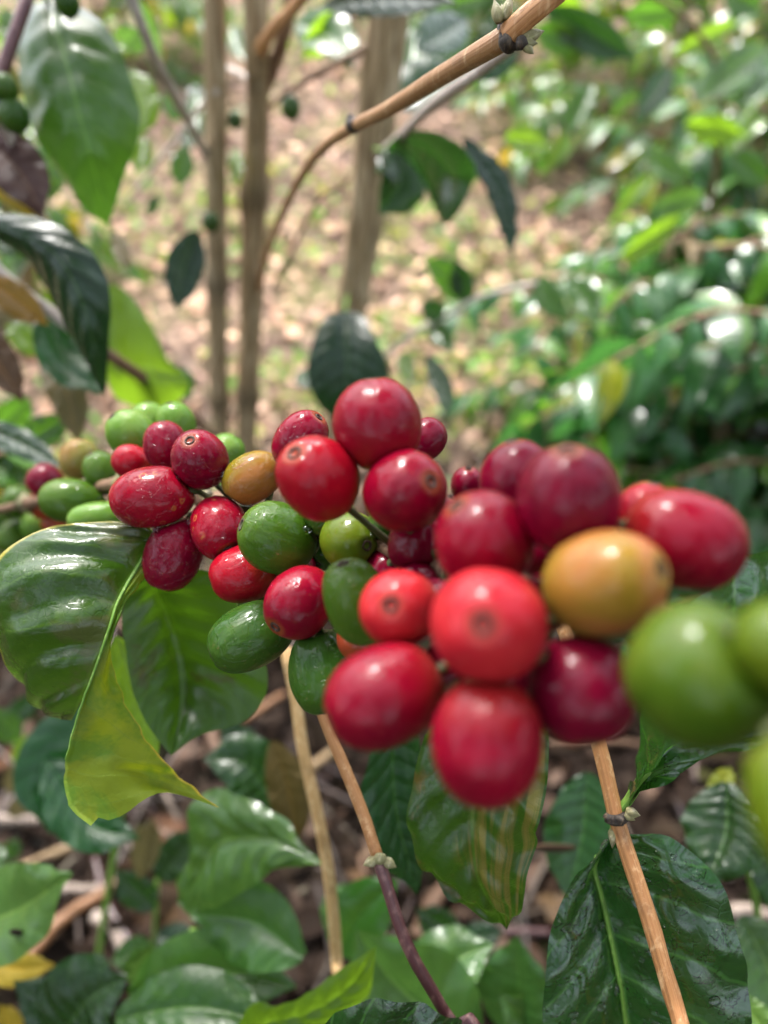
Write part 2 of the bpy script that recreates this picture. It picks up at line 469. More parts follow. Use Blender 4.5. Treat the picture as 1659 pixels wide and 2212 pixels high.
def ground():
    b = MB()
    def axis(lo, hi, c, step):
        out = [c]; s = step; x = c
        while x < hi:
            x += s; out.append(min(x, hi)); s *= 1.06 if x - c > 3 * 1 else 1.0
        x = c; s = step; left = []
        while x > lo:
            x -= s; left.append(max(x, lo)); s *= 1.06 if c - x > 3 * 1 else 1.0
        return left[::-1] + out
    xs = axis(-60, 60, .3, .07); ys = axis(-40, 80, 1.2, .07)
    rows = [[Vector((x, y, hgt(x, y))) for x in xs] for y in ys]
    uvs = [[(x, y) for x in xs] for y in ys]
    b.grid(rows, uvs)
    m = N('soil_and_litter'); tc = m.n('ShaderNodeTexCoord'); ob = tc.outputs['Object']
    a = m.noise(ob, 5, 5, .6); c = m.noise(ob, 38, 6, .7, .5); d = m.noise(ob, 170, 5, .7)
    col = m.mix(m.ss(c, .38, .62), (.075, .045, .035, 1), (.40, .28, .21, 1))
    col = m.mix(m.ss(d, .5, .7, 0, .8), col, (.42, .31, .25, 1))
    col = m.mix(m.math('MULTIPLY', m.ss(a, .48, .62), .5), col, (.16, .20, .05, 1))
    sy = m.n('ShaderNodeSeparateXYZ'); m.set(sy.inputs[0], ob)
    shade_fade = m.ss(m.math('ADD', sy.outputs[1], m.math('MULTIPLY', a, .5)), .85, 1.45)       # shade under the low foreground leaves, put into the soil colour
    col = m.mix(shade_fade, m.mix(.85, col, (.010, .007, .006, 1)), col)
    p = m.n('ShaderNodeBsdfPrincipled'); m.set(p.inputs['Base Color'], col); p.inputs['Roughness'].default_value = .9; p.inputs['Specular IOR Level'].default_value = .08
    m.set(p.inputs['Normal'], m.bump(m.math('ADD', c, m.math('MULTIPLY', d, .4)), 1, .02))
    m.t.links.new(p.outputs[0], m.out.inputs[0])
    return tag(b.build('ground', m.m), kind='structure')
ground()

def small_leaf(b, base, d, n, ln, wd, tint, curl=0.3, fold=0.25, segs=5, twist=0.0):
    """a simple bent leaf of 2 x segs quads added to mesh builder b"""
    d = d.normalized(); s = d.cross(n).normalized(); n = s.cross(d).normalized()
    rows, uvs = [], []
    for i in range(segs + 1):
        t = i / segs
        prof = max(.02, sin(pi * min(1, t * .97 + .03) ** .85) ** .8) * (1 if t < .82 else 1 - (t - .82) * 3.2)
        prof = max(prof, .015)
        c = base + d * (ln * (t - curl * curl * t * t * .35)) - n * (ln * curl * t * t)
        a = twist * t
        ss = s * cos(a) + n * sin(a)
        up = n * (fold * wd * prof)
        rows.append([c - ss * wd * prof + up, c, c + ss * wd * prof + up])
        uvs.append([(.5 - .5 * prof, t), (.5, t), (.5 + .5 * prof, t)])
    b.grid(rows, uvs, tint)

def rdir(r, zlo=-.3, zhi=.6):
    a = r.uniform(0, 2 * pi); z = r.uniform(zlo, zhi)
    q = math.sqrt(max(0, 1 - z * z))
    return Vector((cos(a) * q, sin(a) * q, z))

def litter():
    r = random.Random(11); b = MB()
    for i in range(20000):
        y = 0.05 + 4.2 * r.random() ** 1.3; x = r.uniform(-1, 1) * (.55 + y * .75)
        z = hgt(x, y) + r.uniform(.001, .022)
        n = (Vector((0, 0, 1)) + rdir(r, -1, 1) * .55).normalized()
        a = r.uniform(0, 2 * pi); d = Vector((cos(a), sin(a), r.uniform(-.15, .25)))
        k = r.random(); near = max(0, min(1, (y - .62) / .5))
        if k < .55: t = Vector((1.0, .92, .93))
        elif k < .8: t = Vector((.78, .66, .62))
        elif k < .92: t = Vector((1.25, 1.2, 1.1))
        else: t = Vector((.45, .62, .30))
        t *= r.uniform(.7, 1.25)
        t *= (.035 + .965 * near) if r.random() < .88 else max(near, .16)     # foreground shade put into the tint of the litter leaves
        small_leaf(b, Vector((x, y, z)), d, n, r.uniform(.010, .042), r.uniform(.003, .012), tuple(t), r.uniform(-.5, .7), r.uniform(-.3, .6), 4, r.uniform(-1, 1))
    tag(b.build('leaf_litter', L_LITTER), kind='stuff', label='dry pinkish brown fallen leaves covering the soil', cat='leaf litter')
litter()

def stalks():
    """dry grass stalks and fine twigs tangled over the dark soil"""
    r = random.Random(17); b = MB()
    for i in range(700):
        y = .12 + 1.1 * r.random(); x = r.uniform(-1, 1) * (.3 + y * .6)
        a = r.uniform(0, 2 * pi); L = r.uniform(.02, .10); z = hgt(x, y) + r.uniform(.003, .02)
        p0 = Vector((x, y, z)); d = Vector((cos(a), sin(a), r.uniform(-.1, .25)))
        g = r.uniform(.04, .40)
        b.tube(catmull([p0, p0 + d * L * .5 + rdir(r) * .004, p0 + d * L], 4), [r.uniform(.0007, .0022)] * 5, 5, tint=(g, g * r.uniform(.8, 1), g * r.uniform(.7, 1)))
    tag(b.build('dry_stalks', B_GREY), kind='stuff', label='tangle of fine dry stalks lying over the dark soil', cat='stalks')
stalks()

L_WEED = leaf_mat('weed_leaves', (.17, .27, .05, 1), (.40, .55, .08, 1), rough=.45, transl=.4, coat=.05)
def weeds():
    r = random.Random(5); b = MB()
    n = 0
    while n < 6500:
        y = .6 + 3.4 * r.random(); x = r.uniform(-1, 1) * (.4 + y * .7)
        if noise.noise(Vector((x * 2.2 + 3, y * 2.2, 2))) + .25 * noise.noise(Vector((x * 8, y * 8, 0))) < .08: 
            if r.random() < .93: continue
        n += 1
        d = rdir(r, .3, 1.0); base = Vector((x, y, hgt(x, y)))
        t = Vector((r.uniform(.5, 1.5), r.uniform(.8, 1.35), r.uniform(.6, 2.4)))
        if r.random() < .35: small_leaf(b, base, d, Vector((0, 0, 1)) + rdir(r) * .3, r.uniform(.04, .11), r.uniform(.0015, .003), tuple(t), .5, .2, 4)
        else: small_leaf(b, base + Vector((0, 0, r.uniform(.005, .04))), d, Vector((0, 0, 1)) + rdir(r) * .5, r.uniform(.015, .035), r.uniform(.005, .011), tuple(t), .3, .2, 3)
    tag(b.build('ground_weeds', L_WEED), kind='stuff', label='low yellow green weeds and grass sprouting through the litter', cat='weeds')
weeds()

# ------------------------------------------------------------------ background bushes
def bush(x, y, h, spread, nbr, seed, label, tone=(1, 1, 1), leafs=1.0, low=.12, big=.92):
    r = random.Random(seed)
    z0 = hgt(x, y) - .01
    base = Vector((x, y, z0))
    t = thing('coffee_bush', base, label, 'bush', 'coffee bushes growing behind')
    st = MB(); cr = MB(); bw = MB()
    for k in range(r.choice([2, 3])):
        top = base + Vector((r.uniform(-.12, .12), r.uniform(-.12, .12), h))
        line = catmull([base + Vector((r.uniform(-.03, .03), r.uniform(-.03, .03), 0)), base.lerp(top, .5) + rdir(r) * .02, top], 10)
        st.tube(line, [.013 - .008 * i / 10 for i in range(11)], 8)
        for j in range(nbr):
            f = low + (1 - low) * (j + r.random()) / nbr
            p0 = interp(line, min(.999, f))
            a = r.uniform(0, 2 * pi)
            ln = spread * (1.1 - .55 * f) * r.uniform(.6, 1.1)
            d = Vector((cos(a), sin(a), .25))
            bl = catmull([p0, p0 + d * ln * .5, p0 + d * ln + Vector((0, 0, -.22 * ln - .25 * ln * r.random()))], 8)
            bw.tube(bl, [.0035 - .002 * i / 8 for i in range(9)], 5)
            npair = max(2, int(ln / .034 * leafs))
            for q in range(npair + 1):
                u = .15 + .85 * q / npair
                c = interp(bl, min(.999, u)); tg = (interp(bl, min(.999, u + .05)) - interp(bl, max(0, u - .05))).normalized()
                sd_ = tg.cross(Vector((0, 0, 1))).normalized()
                for sg in (-1, 1):
                    dd = (sd_ * sg + tg * .55 + Vector((0, 0, r.uniform(-.35, .25)))).normalized()
                    nn = (Vector((0, 0, 1)) + rdir(r, -1, 1) * .6)
                    L = r.uniform(.045, .095) * big
                    g = r.uniform(.65, 1.2)
                    tn = Vector((tone[0] * g, tone[1] * g, tone[2] * g))
                    if r.random() < .2: tn = Vector((tn.x * 2.6, tn.y * 1.8, tn.z * .6))
                    elif r.random() < .04: tn = Vector((tn.x * 6, tn.y * 1.9, tn.z * .6))
                    small_leaf(cr, c, dd, nn, L, L * r.uniform(.17, .23), tuple(tn), r.uniform(.15, .9), r.uniform(.1, .5), 5, r.uniform(-.9, .9))
    st.build('stem', B_TRUNK, t); bw.build('branch', B_BROWN, t); cr.build('crown', L_CROWN, t)
    return t

def hit0(px, py):
    d = (P(px, py, 1000) - CAM).normalized(); t = .2
    while t < 9:
        p = CAM + d * t
        if p.z <= hgt(p.x, p.y): break
        t += .004
    return p
def bush_at(px, py, *a, **k):
    p = hit0(px, py)
    return bush(p.x, p.y, *a, **k)
bush_at(1700, 1330, .40, .30, 14, 1, 'nearest dark green coffee bush, low at the right edge behind the cherries', (.75, 1.0, 1.3), low=.05, big=.8, leafs=1.3)
bush_at(1440, 1010, .36, .26, 13, 2, 'low dark coffee bush right behind the two darkest cherries', (.8, 1.05, 1.4), low=.05, big=.75, leafs=1.3)
bush_at(1660, 860, .50, .34, 14, 3, 'glossy coffee bush at the right edge, halfway up the picture', (.8, 1.05, 1.3), low=.05, big=.75, leafs=1.3)
bush_at(1270, 990, .24, .20, 11, 51, 'small blue green coffee bush low behind the centre right cherries', (.8, 1.1, 1.5), low=.05, big=.7, leafs=1.3)
bush_at(1560, 1120, .34, .26, 13, 52, 'dense dark coffee bush low at the right behind the big green cherry', (.7, 1.0, 1.4), low=.05, big=.75, leafs=1.4)
bush_at(1530, 760, .40, .30, 13, 53, 'dense coffee bush filling the right side between brighter ones', (.9, 1.1, 1.3), low=.05, big=.75, leafs=1.3)
bush_at(1400, 640, .42, .30, 12, 4, 'mid green coffee bush bordering the open strip of litter', (1.1, 1.15, .9), low=.05)
bush_at(1620, 520, .55, .36, 13, 5, 'bright coffee bush near the upper right edge', (1.2, 1.2, .95), low=.05)
bush_at(1330, 330, .48, .34, 12, 6, 'light green coffee bush at the top right above the open litter', (1.7, 1.5, .9))
bush_at(1560, 260, .60, .40, 12, 7, 'pale green coffee bush in the upper right corner', (1.7, 1.5, 1.0))
bush_at(1120, 150, .50, .34, 10, 8, 'far coffee bush behind the knotted end of the arching branch', (1.5, 1.4, .9))
bush_at(900, 60, .55, .36, 10, 9, 'far coffee bush at the top behind the thickest stem', (1.4, 1.4, .9))
bush_at(90, 640, .35, .22, 8, 10, 'small pale coffee bush at the left behind the dark hanging leaves', (1.8, 1.6, .9))
bush_at(250, 170, .45, .30, 9, 11, 'far pale coffee bush behind the large hanging leaf', (1.8, 1.6, .9))
bush_at(20, 1120, .16, .12, 6, 12, 'tiny coffee bush low at the left edge behind the green cherries', (1.2, 1.2, .9))
for k, (bx, by, bh) in enumerate([(-.85, -.45, 2.0), (.0, -.95, 2.5), (.9, -.55, 2.2), (-1.3, .35, 1.6), (1.3, .35, 1.4)]):  # unseen bushes added to block low sky and darken the cherry reflections
    bush(bx, by, bh, .6, 26, 40 + k, ['unseen coffee bush added at the left behind the viewer', 'tall unseen coffee bush added straight behind the viewer', 'unseen coffee bush added at the right behind the viewer', 'unseen coffee bush added outside the left edge', 'unseen coffee bush added outside the right edge'][k])

# ------------------------------------------------------------------ leaves placed in space
def loft(b, L, M, R, nv=30, nu=9, bulge=.10, quilt=.0012, nve=8, ripple=0.0, tint=(1, 1, 1), seed=0, sides=(1, 1)):
    """leaf blade between a left edge, a midrib and a right edge (lists of points)"""
    Lr, Mr, Rr = catmull(L, nv), catmull(M, nv), catmull(R, nv)
    rows, uvs = [], []
    for i in range(nv + 1):
        v = i / nv
        tg = (Mr[min(nv, i + 1)] - Mr[max(0, i - 1)])
        sd_ = Rr[i] - Lr[i]
        n = tg.cross(sd_)
        n = n.normalized() if n.length > 1e-12 else Vector((0, 0, 1))
        if n.dot(CAM - Mr[i]) < 0: n = -n
        row, uv = [], []
        for j in range(-nu, nu + 1):
            a = abs(j) / nu
            if j < 0 and not sides[0] or j > 0 and not sides[1]: continue
            E = Lr[i] if j < 0 else Rr[i]
            p = Mr[i].lerp(E, a)
            wd = (E - Mr[i]).length
            k = sin(pi * a)
            ph = v * nve - a ** 1.3 * 1.6
            q = quilt * abs(sin(pi * ph)) * min(1, wd / .008) * min(1, a * 6) * (1 - .55 * a)
            rp = ripple * a * a * noise.noise(Vector((v * 9 + seed, j * .15, seed * 1.7)))
            p = p + n * (bulge * wd * k + q + rp)
            row.append(p); uv.append((.5 + .5 * j / nu, v))
        rows.append(row); uvs.append(uv)
    b.grid(rows, uvs, tint)

def traced_leaf(parent, L, R, mat, M=None, petiole=None, label=None, **kw):
    """edges as (px, py, depth) lists running from leaf base to tip"""
    b = MB(); Lp, Rp = pts(L), pts(R)
    if M is None:
        a, c = catmull(Lp, 12), catmull(Rp, 12)
        Mp = [p.lerp(q, .5) for p, q in zip(a, c)]
    else: Mp = pts(M)
    loft(b, Lp, Mp, Rp, **kw)
    o = b.build('leaf', mat, parent)
    if label: o['label'] = label
    if petiole:
        q = MB(); ln = catmull(pts(petiole), 8)
        q.tube(ln, [.0011] * 9, 7)
        q.build('petiole', B_GREEN, o, origin=Vector(parent.location))
    return o

def leaf(parent, base, tip, wpx, mat, mid=(0, 0, 0), roll=0, fold=.18, label=None, petiole=None, name='leaf', quilt=.0007, ripple=.003, curl=0, seed=0, tint=(1, 1, 1)):
    """leaf from base to tip (px, py, depth); width in picture units; mid = offset of the middle"""
    A, B = Vector(base), Vector(tip)
    m = A.lerp(B, .5) + Vector(mid)
    line = catmull(pts([tuple(A), tuple(m), tuple(B)]), 24)
    zm = (base[2] + tip[2]) / 2000
    hw = wpx / 2 / FPX * zm / max(.35, cos(rad(roll)))
    L, R = [], []
    for i, p in enumerate(line):
        v = i / 24
        tg = (line[min(24, i + 1)] - line[max(0, i - 1)]).normalized()
        vw = (CAM - p).normalized()
        s = tg.cross(vw).normalized()
        n = s.cross(tg)
        a = rad(roll) + curl * v
        s2 = s * cos(a) + n * sin(a)
        n2 = n * cos(a) - s * sin(a)
        pr = (sin(pi * min(1, v * .98 + .01) ** .9) ** .75)
        if v > .8: pr *= 1 - (v - .8) * 3.6 + (v - .8) ** 2 * 6
        pr = max(pr, .02)
        L.append(p - s2 * hw * pr + n2 * fold * hw * pr)
        R.append(p + s2 * hw * pr + n2 * fold * hw * pr)
    b = MB()
    loft(b, L, line, R, nv=26, nu=7, bulge=.10, quilt=quilt, ripple=ripple, seed=seed + base[0] * .01, tint=tint)
    o = b.build(name, mat, parent)
    if label: o['label'] = label
    if petiole:
        q = MB(); ln = catmull(pts([petiole, base]), 5)
        q.tube(ln, [.0012] * 6, 6)
        q.build('petiole', B_GREEN, o, origin=Vector(parent.location))
    return o

def twig(parent, name, line, radii, mat, n=40, seg=12, nodes=(), ridge=0.0, jit=.06, label=None, noder=1.25, tints=None, sub=None):
    """line of (px, py, depth), radii in mm"""
    ln = catmull(pts(line), n)
    rs = []
    for i in range(n + 1):
        t = i / n
        r = interp(list(radii), t) / 1000
        for nd in nodes:
            r *= 1 + (noder - 1) * math.exp(-((t - nd) * n / 1.1) ** 2)
        rs.append(r)
    b = MB(); b.tube(ln, rs, seg, ridge=ridge, jit=jit)
    if tints:
        for i in range(n + 1):
            c = tints(i / n)
            for k in range(seg): b.tint[i * seg + k] = c
    o = b.build(name, mat, parent) if sub is None else b.build(name, mat, sub, origin=Vector(parent.location))
    if label: o['label'] = label
    return o

def bud(parent, at, d, ln, r, mat, sub=None, name='bud'):
    b = MB(); p = P(*at); dd = (RT * d[0] - UP * d[1] - FW * d[2]).normalized()
    k = 7
    b.tube([p + dd * ln * i / k for i in range(k + 1)], [r * (.55 + .6 * sin(pi * min(1, i / k * .9 + .1))) * (1 - .9 * (i / k) ** 3) for i in range(k + 1)], 9, jit=.15)
    return b.build(name, mat, sub if sub is not None else parent, origin=Vector(parent.location))

# ------------------------------------------------------------------ stems
def ground_hit(px, py):
    d = (P(px, py, 1000) - CAM).normalized(); t = .2
    while t < 8:
        p = CAM + d * t
        if p.z <= hgt(p.x, p.y): return p
        t += .004
    return p
def zof(p): return (p - CAM).dot(FW) * 1000

g1, g2, g3 = ground_hit(470, 1330), ground_hit(532, 1345), ground_hit(700, 1290)
nd_t = lambda nodes: (lambda t: tuple([1 - .5 * max([math.exp(-((t - a) * 45) ** 2) for a in nodes] + [0])] * 3))
s1 = thing('coffee_tree', g1, 'slender coffee tree with a straight tan stem, leftmost of the three upright stems', 'tree', 'upright coffee trees')
twig(s1, 'trunk', [(462, -160, 430), (464, 100, 470), (467, 500, 550), (471, 800, 635), (474, 950, 690), (470, 1330, zof(g1))],
     (7.2, 7.6, 8.0, 8.6, 9, 10), B_TRUNK, 80, 18, nodes=(.36, .56), ridge=.05, tints=nd_t((.36, .56)))
s2 = thing('coffee_tree', g2, 'coffee tree with forked tan stem and long arching branch, middle of the three stems', 'tree', 'upright coffee trees')
twig(s2, 'trunk', [(551, -160, 420), (553, 60, 460), (556, 200, 500), (548, 450, 560), (541, 700, 625), (532, 930, 690), (532, 1345, zof(g2))],
     (7.4, 8.2, 10.3, 10, 9.4, 9.8, 11), B_TRUNK, 80, 18, nodes=(.27, .57), ridge=.10, tints=nd_t((.27, .57)))
s3 = thing('coffee_tree', g3, 'coffee tree with the thickest, leaning tan stem, rightmost of the three upright stems', 'tree', 'upright coffee trees')
twig(s3, 'trunk', [(850, -160, 430), (838, 50, 470), (812, 250, 510), (792, 450, 560), (762, 650, 615), (735, 850, 680), (700, 1290, zof(g3))],
     (13.4, 13.5, 13, 12.8, 12.8, 13, 15), B_TRUNK, 80, 20, nodes=(.3,), ridge=.10, noder=1.08, tints=nd_t(()))
def added_tree_top(t, p0, p1, top, seed, r0):
    """stem and leafy crown added above the picture to shade the foreground"""
    r = random.Random(seed)
    ln = catmull([p0, p1, p1.lerp(top, .5) + rdir(r) * .02, top], 16)
    b = MB(); b.tube(ln, [r0 * (1 - .7 * i / 16) for i in range(17)], 10); b.build('trunk', B_TRUNK, t)
    bw, cr = MB(), MB()
    for j in range(9):
        f = .55 + .45 * (j + r.random()) / 9
        q = interp(ln, min(.999, f)); a = r.uniform(0, 2 * pi); L0 = r.uniform(.22, .45) * (1.3 - .6 * f)
        bl = catmull([q, q + Vector((cos(a), sin(a), .35)) * L0 * .5, q + Vector((cos(a), sin(a), .05)) * L0], 8)
        bw.tube(bl, [.003 - .0018 * i / 8 for i in range(9)], 6)
        for q2 in range(7):
            u = .2 + .79 * q2 / 6; c = interp(bl, u); tg = (interp(bl, min(.999, u + .05)) - interp(bl, u - .05)).normalized()
            sd_ = tg.cross(Vector((0, 0, 1))).normalized()
            cc = c - Vector((0, .13, .5)); off = (cc - S * cc.dot(S)).length
            if off < .12 or (off < .2 and r.random() < .5): continue      # gap cut in the added crowns to let the sun reach the cherries
            for sg in (-1, 1):
                small_leaf(cr, c, sd_ * sg + tg * .5 + Vector((0, 0, r.uniform(-.4, .2))), Vector((0, 0, 1)) + rdir(r, -1, 1) * .35, r.uniform(.08, .13), r.uniform(.016, .026), (1, 1, 1), r.uniform(.1, .5), .2, 5)
    bw.build('branch', B_BROWN, t); cr.build('crown', L_CROWN, t)
added_tree_top(s1, P(462, -160, 430), P(460, -420, 400), Vector((-.25, .45, 1.45)), 21, .0072)
added_tree_top(s2, P(551, -160, 420), P(545, -420, 390), Vector((.0, .25, 1.55)), 22, .0074)
added_tree_top(s3, P(850, -160, 430), P(860, -420, 400), Vector((.22, .6, 1.7)), 23, .0134)
# fork and branches of stem 2
twig(s2, 'branch', [(570, 190, 500), (600, 120, 480), (622, 30, 455), (640, -120, 430)], (5, 4.6, 4.2, 4), B_BROWN, 16, 12)
twig(s2, 'branch', [(560, 110, 470), (592, 60, 420), (640, 10, 370), (700, -70, 320)], (4, 3.4, 3, 2.8), B_TAN, 20, 12, nodes=(.1,))
arch = twig(s2, 'branch', [(553, 660, 620), (570, 570, 560), (595, 500, 470), (612, 455, 420), (655, 375, 350), (700, 318, 300), (765, 273, 255), (835, 238, 225), (960, 160, 190), (1075, 92, 166), (1100, 75, 162)],
     (2.2, 2.8, 2.6, 2.3, 2.2, 2.0, 2.1, 2.1, 2.1, 2.3, 2.5), B_TAN, 90, 16, nodes=(.47,), noder=1.3, tints=lambda t: (.72, .78, .85), label='long arching tan branch rising to the upper right')
twig(s2, 'branch', [(1098, 76, 162), (1130, 45, 159), (1165, 15, 157), (1215, -25, 155), (1300, -90, 150)], (2.7, 2.35, 2.3, 2.3, 2.3), B_TAN, 30, 16,
     label='reddish brown end segment of the arching branch')
nb = MB(); c = P(1098, 76, 162); ax = (P(1130, 50, 160) - P(1075, 92, 166)).normalized()
ring = [c + ax * (i - 3) * .0006 for i in range(7)]
nb.tube(ring, [.0022, .0027, .0031, .0026, .0030, .0027, .0021], 20, jit=.5)
nb.build('node', B_DARK, arch, origin=Vector(s2.location))
for at, d, l, r_ in [((1078, 48, 160), (-.25, -1, .1), .0048, .0011), ((1090, 42, 160), (.25, -1, .1), .0050, .0012), ((1084, 44, 161), (0, -1, 0), .0036, .0010),
                     ((1128, 86, 160), (1, -.35, .1), .0050, .0012), ((1125, 92, 160), (.9, .1, .1), .0036, .0011), ((1132, 96, 160), (.6, .6, 0), .0030, .0009), ((1118, 90, 160), (.6, .3, .3), .0026, .0014)]:
    bud(s2, at, d, l, r_, B_BUD if r_ < .0013 else B_DARK, arch)
nb = MB(); nb.ball(P(765, 270, 252), .0027, (1.2, 1, 1), 10, 6); nb.ball(P(757, 262, 252), .0016, (1, 1, 1.6), 8, 5); nb.build('node', B_DARK, arch, origin=Vector(s2.location))
# side twigs of the stems
twig(s1, 'branch', [(262, -60, 330), (308, 60, 350), (345, 150, 380), (395, 240, 440), (436, 318, 500), (460, 350, 520)], (2.6, 2.6, 2.8, 2.8, 3, 3.2), B_GREY, 30, 10, nodes=(.55,))
twig(s1, 'branch', [(470, 195, 480), (430, 235, 500), (380, 300, 560), (330, 365, 620), (270, 440, 700)], (2, 2, 2, 1.8, 1.6), B_GREY, 20, 8)
twig(s2, 'branch', [(560, 190, 500), (500, 150, 520), (470, 175, 560), (380, 330, 700)], (2, 2, 2, 1.6), B_GREY, 20, 8)
twig(s3, 'branch', [(815, 85, 480), (760, 120, 480), (690, 155, 490), (620, 200, 510), (585, 230, 525)], (2.6, 2.5, 2.3, 2.2, 2), B_BROWN, 20, 10, nodes=(.5,))
twig(s3, 'branch', [(812, 340, 530), (860, 300, 420), (930, 230, 330), (1020, 165, 280), (1090, 112, 255), (1130, 85, 240)], (2.5, 2.6, 2.6, 2.5, 2.3, 2), B_GREY, 30, 10, label='pale whitish side branch below the arching branch')
twig(s3, 'branch', [(800, 330, 540), (740, 400, 560), (690, 430, 580), (640, 520, 640), (590, 620, 690)], (2, 1.9, 1.8, 1.6, 1.4), B_BROWN, 20, 8)
twig(s3, 'branch', [(735, 850, 690), (830, 770, 620), (900, 715, 590), (970, 680, 580), (1040, 640, 570), (1160, 610, 600)], (2.2, 2.2, 2.3, 2.2, 2, 1.6), B_GREY, 24, 8, nodes=(.6,))
twig(s1, 'branch', [(225, 760, 360), (300, 810, 400), (350, 845, 430), (415, 900, 480), (470, 950, 640)], (3.0, 3.2, 3.4, 3.2, 3), B_BROWN, 24, 10, nodes=(.5,))

def berry_obj(parent, px, py, z, r, mat):
    b = MB(); c = P(px, py, z); rr = r / FPX * z / 1000
    b.ball(c, rr, (1, 1, 1.15), 16, 10)
    b.ball(c + Vector((0, 0, -rr * 1.14)), rr * .2, (1, 1, .4), 8, 4, tint=(.3, .25, .2))
    return b.build('cherry', mat, parent)
for a in [(628, 233, 440, 22), (508, 260, 500, 17), (455, 480, 480, 20)]:
    berry_obj(s2 if a[0] > 480 else s1, *a, CH['green_dark'])
# leaves hung on the stems
leaf(s3, (700, 10, 420), (985, 5, 330), 70, L_BLUE, mid=(0, -10, 0), roll=20, petiole=(800, 20, 450), label='dark blade along the top edge')
leaf(s3, (640, 50, 520), (760, 150, 480), 95, L_MID, mid=(10, -25, 0), roll=20)
leaf(s3, (735, 20, 500), (655, 130, 520), 60, L_LIME, roll=30)
leaf(s3, (900, 110, 520), (1010, 40, 560), 90, L_DEEP, roll=20)
leaf(s3, (880, 190, 540), (900, 60, 560), 110, L_MID, roll=10)
leaf(s3, (860, 240, 500), (980, 130, 520), 110, L_DEEP, roll=30)
leaf(s3, (1000, 160, 420), (1125, 90, 420), 90, L_DEEP, roll=20)
traced_leaf(s3, [(826, 325, 420), (862, 290, 400), (925, 280, 380), (985, 305, 370), (1022, 345, 370), (1026, 380, 380), (1000, 445, 390), (966, 486, 400)],
            [(826, 325, 420), (850, 325, 425), (880, 345, 430), (905, 375, 430), (922, 410, 425), (938, 445, 415), (950, 468, 405), (966, 486, 400)],
            L_DEEP, M=[(826, 325, 420), (860, 300, 410), (905, 310, 400), (950, 345, 395), (975, 385, 395), (972, 430, 395), (966, 486, 400)], petiole=[(805, 320, 520), (826, 325, 420)],
            label='dark drooping leaf with a turned tip right of the thickest stem')
leaf(s3, (835, 318, 440), (818, 462, 440), 110, L_DEEP, mid=(38, 0, 0), roll=25)
leaf(s3, (1000, 300, 420), (1108, 562, 440), 55, L_BLUE, mid=(22, -18, 0), roll=40, label='narrow hanging dark leaf')
leaf(s3, (1010, 395, 520), (1040, 330, 500), 40, L_PALE, roll=20)
traced_leaf(s3, [(745, 672, 480), (700, 690, 470), (672, 750, 465), (664, 810, 465), (680, 862, 470), (712, 896, 480), (735, 905, 485)],
            [(745, 672, 480), (785, 685, 470), (815, 740, 460), (838, 790, 460), (835, 840, 465), (790, 890, 475), (735, 905, 485)], L_BLUE, M=[(745, 672, 480), (748, 740, 470), (748, 820, 470), (735, 905, 485)],
            petiole=[(750, 640, 600), (745, 672, 480)], quilt=.0018, label='broad blue green leaf hanging before the thickest stem')
leaf(s3, (650, 800, 560), (690, 845, 540), 60, L_MID, roll=20)
leaf(s3, (985, 650, 580), (915, 560, 560), 60, L_MID, mid=(14, -12, 0)); leaf(s3, (1010, 655, 580), (985, 560, 560), 52, L_DEEP)
leaf(s3, (960, 680, 580), (905, 660, 560), 50, L_DEEP); leaf(s3, (930, 700, 590), (980, 760, 570), 50, L_MID)
leaf(s3, (922, 768, 520), (968, 908, 500), 46, L_DEEP, mid=(12, 0, 0), label='narrow green leaf hanging above the tallest cherry')
leaf(s3, (1160, 600, 600), (1215, 690, 590), 62, L_MID); leaf(s3, (1230, 600, 600), (1290, 706, 580), 62, L_MID, mid=(10, 0, 0))
leaf(s3, (870, 760, 540), (885, 830, 520), 40, L_LIME)
leaf(s1, (425, 500, 480), (380, 672, 470), 82, L_BLUE, mid=(-8, 0, 0), roll=15, petiole=(460, 480, 540), label='small dark leaf hanging left of the slender stem')
leaf(s1, (400, 315, 520), (385, 405, 520), 50, L_MID); leaf(s1, (425, 200, 540), (415, 320, 520), 42, L_MID)
leaf(s1, (510, 320, 520), (508, 400, 510), 34, L_LIME)
leaf(s1, (300, 0, 440), (345, 150, 480), 38, L_PALE, roll=30); leaf(s1, (270, 100, 480), (300, 60, 470), 60, L_PALE)
for a in [((300, 10, 620), (345, 130, 600), 42, L_MID), ((280, 60, 640), (235, 130, 620), 46, L_LIME), ((410, 190, 620), (445, 235, 600), 40, L_DEEP), ((500, 60, 640), (528, 130, 620), 42, L_MID),
          ((430, 240, 650), (405, 330, 640), 46, L_DEEP), ((350, 210, 700), (400, 255, 690), 44, L_MID), ((505, 330, 640), (520, 395, 640), 30, L_LIME), ((320, 330, 600), (300, 370, 600), 40, L_LIME),
          ((340, 420, 640), (318, 470, 640), 26, L_DEEP), ((90, 370, 560), (120, 430, 560), 50, L_MID), ((60, 330, 560), (110, 350, 560), 50, L_PALE), ((500, 20, 700), (470, 40, 700), 40, L_PALE)]:
    leaf(s1, *a, roll=RND.uniform(-30, 30), curl=RND.uniform(-.5, .5))
leaf(s1, (245, 500, 440), (280, 590, 430), 36, L_OLIVE)
leaf(s1, (285, 150, 430), (300, 300, 420), 80, L_LIME, mid=(12, 0, 0)); leaf(s1, (310, 300, 440), (295, 375, 430), 46, L_LIME)
leaf(s1, (410, 860, 470), (380, 790, 470), 55, L_MID, roll=20)
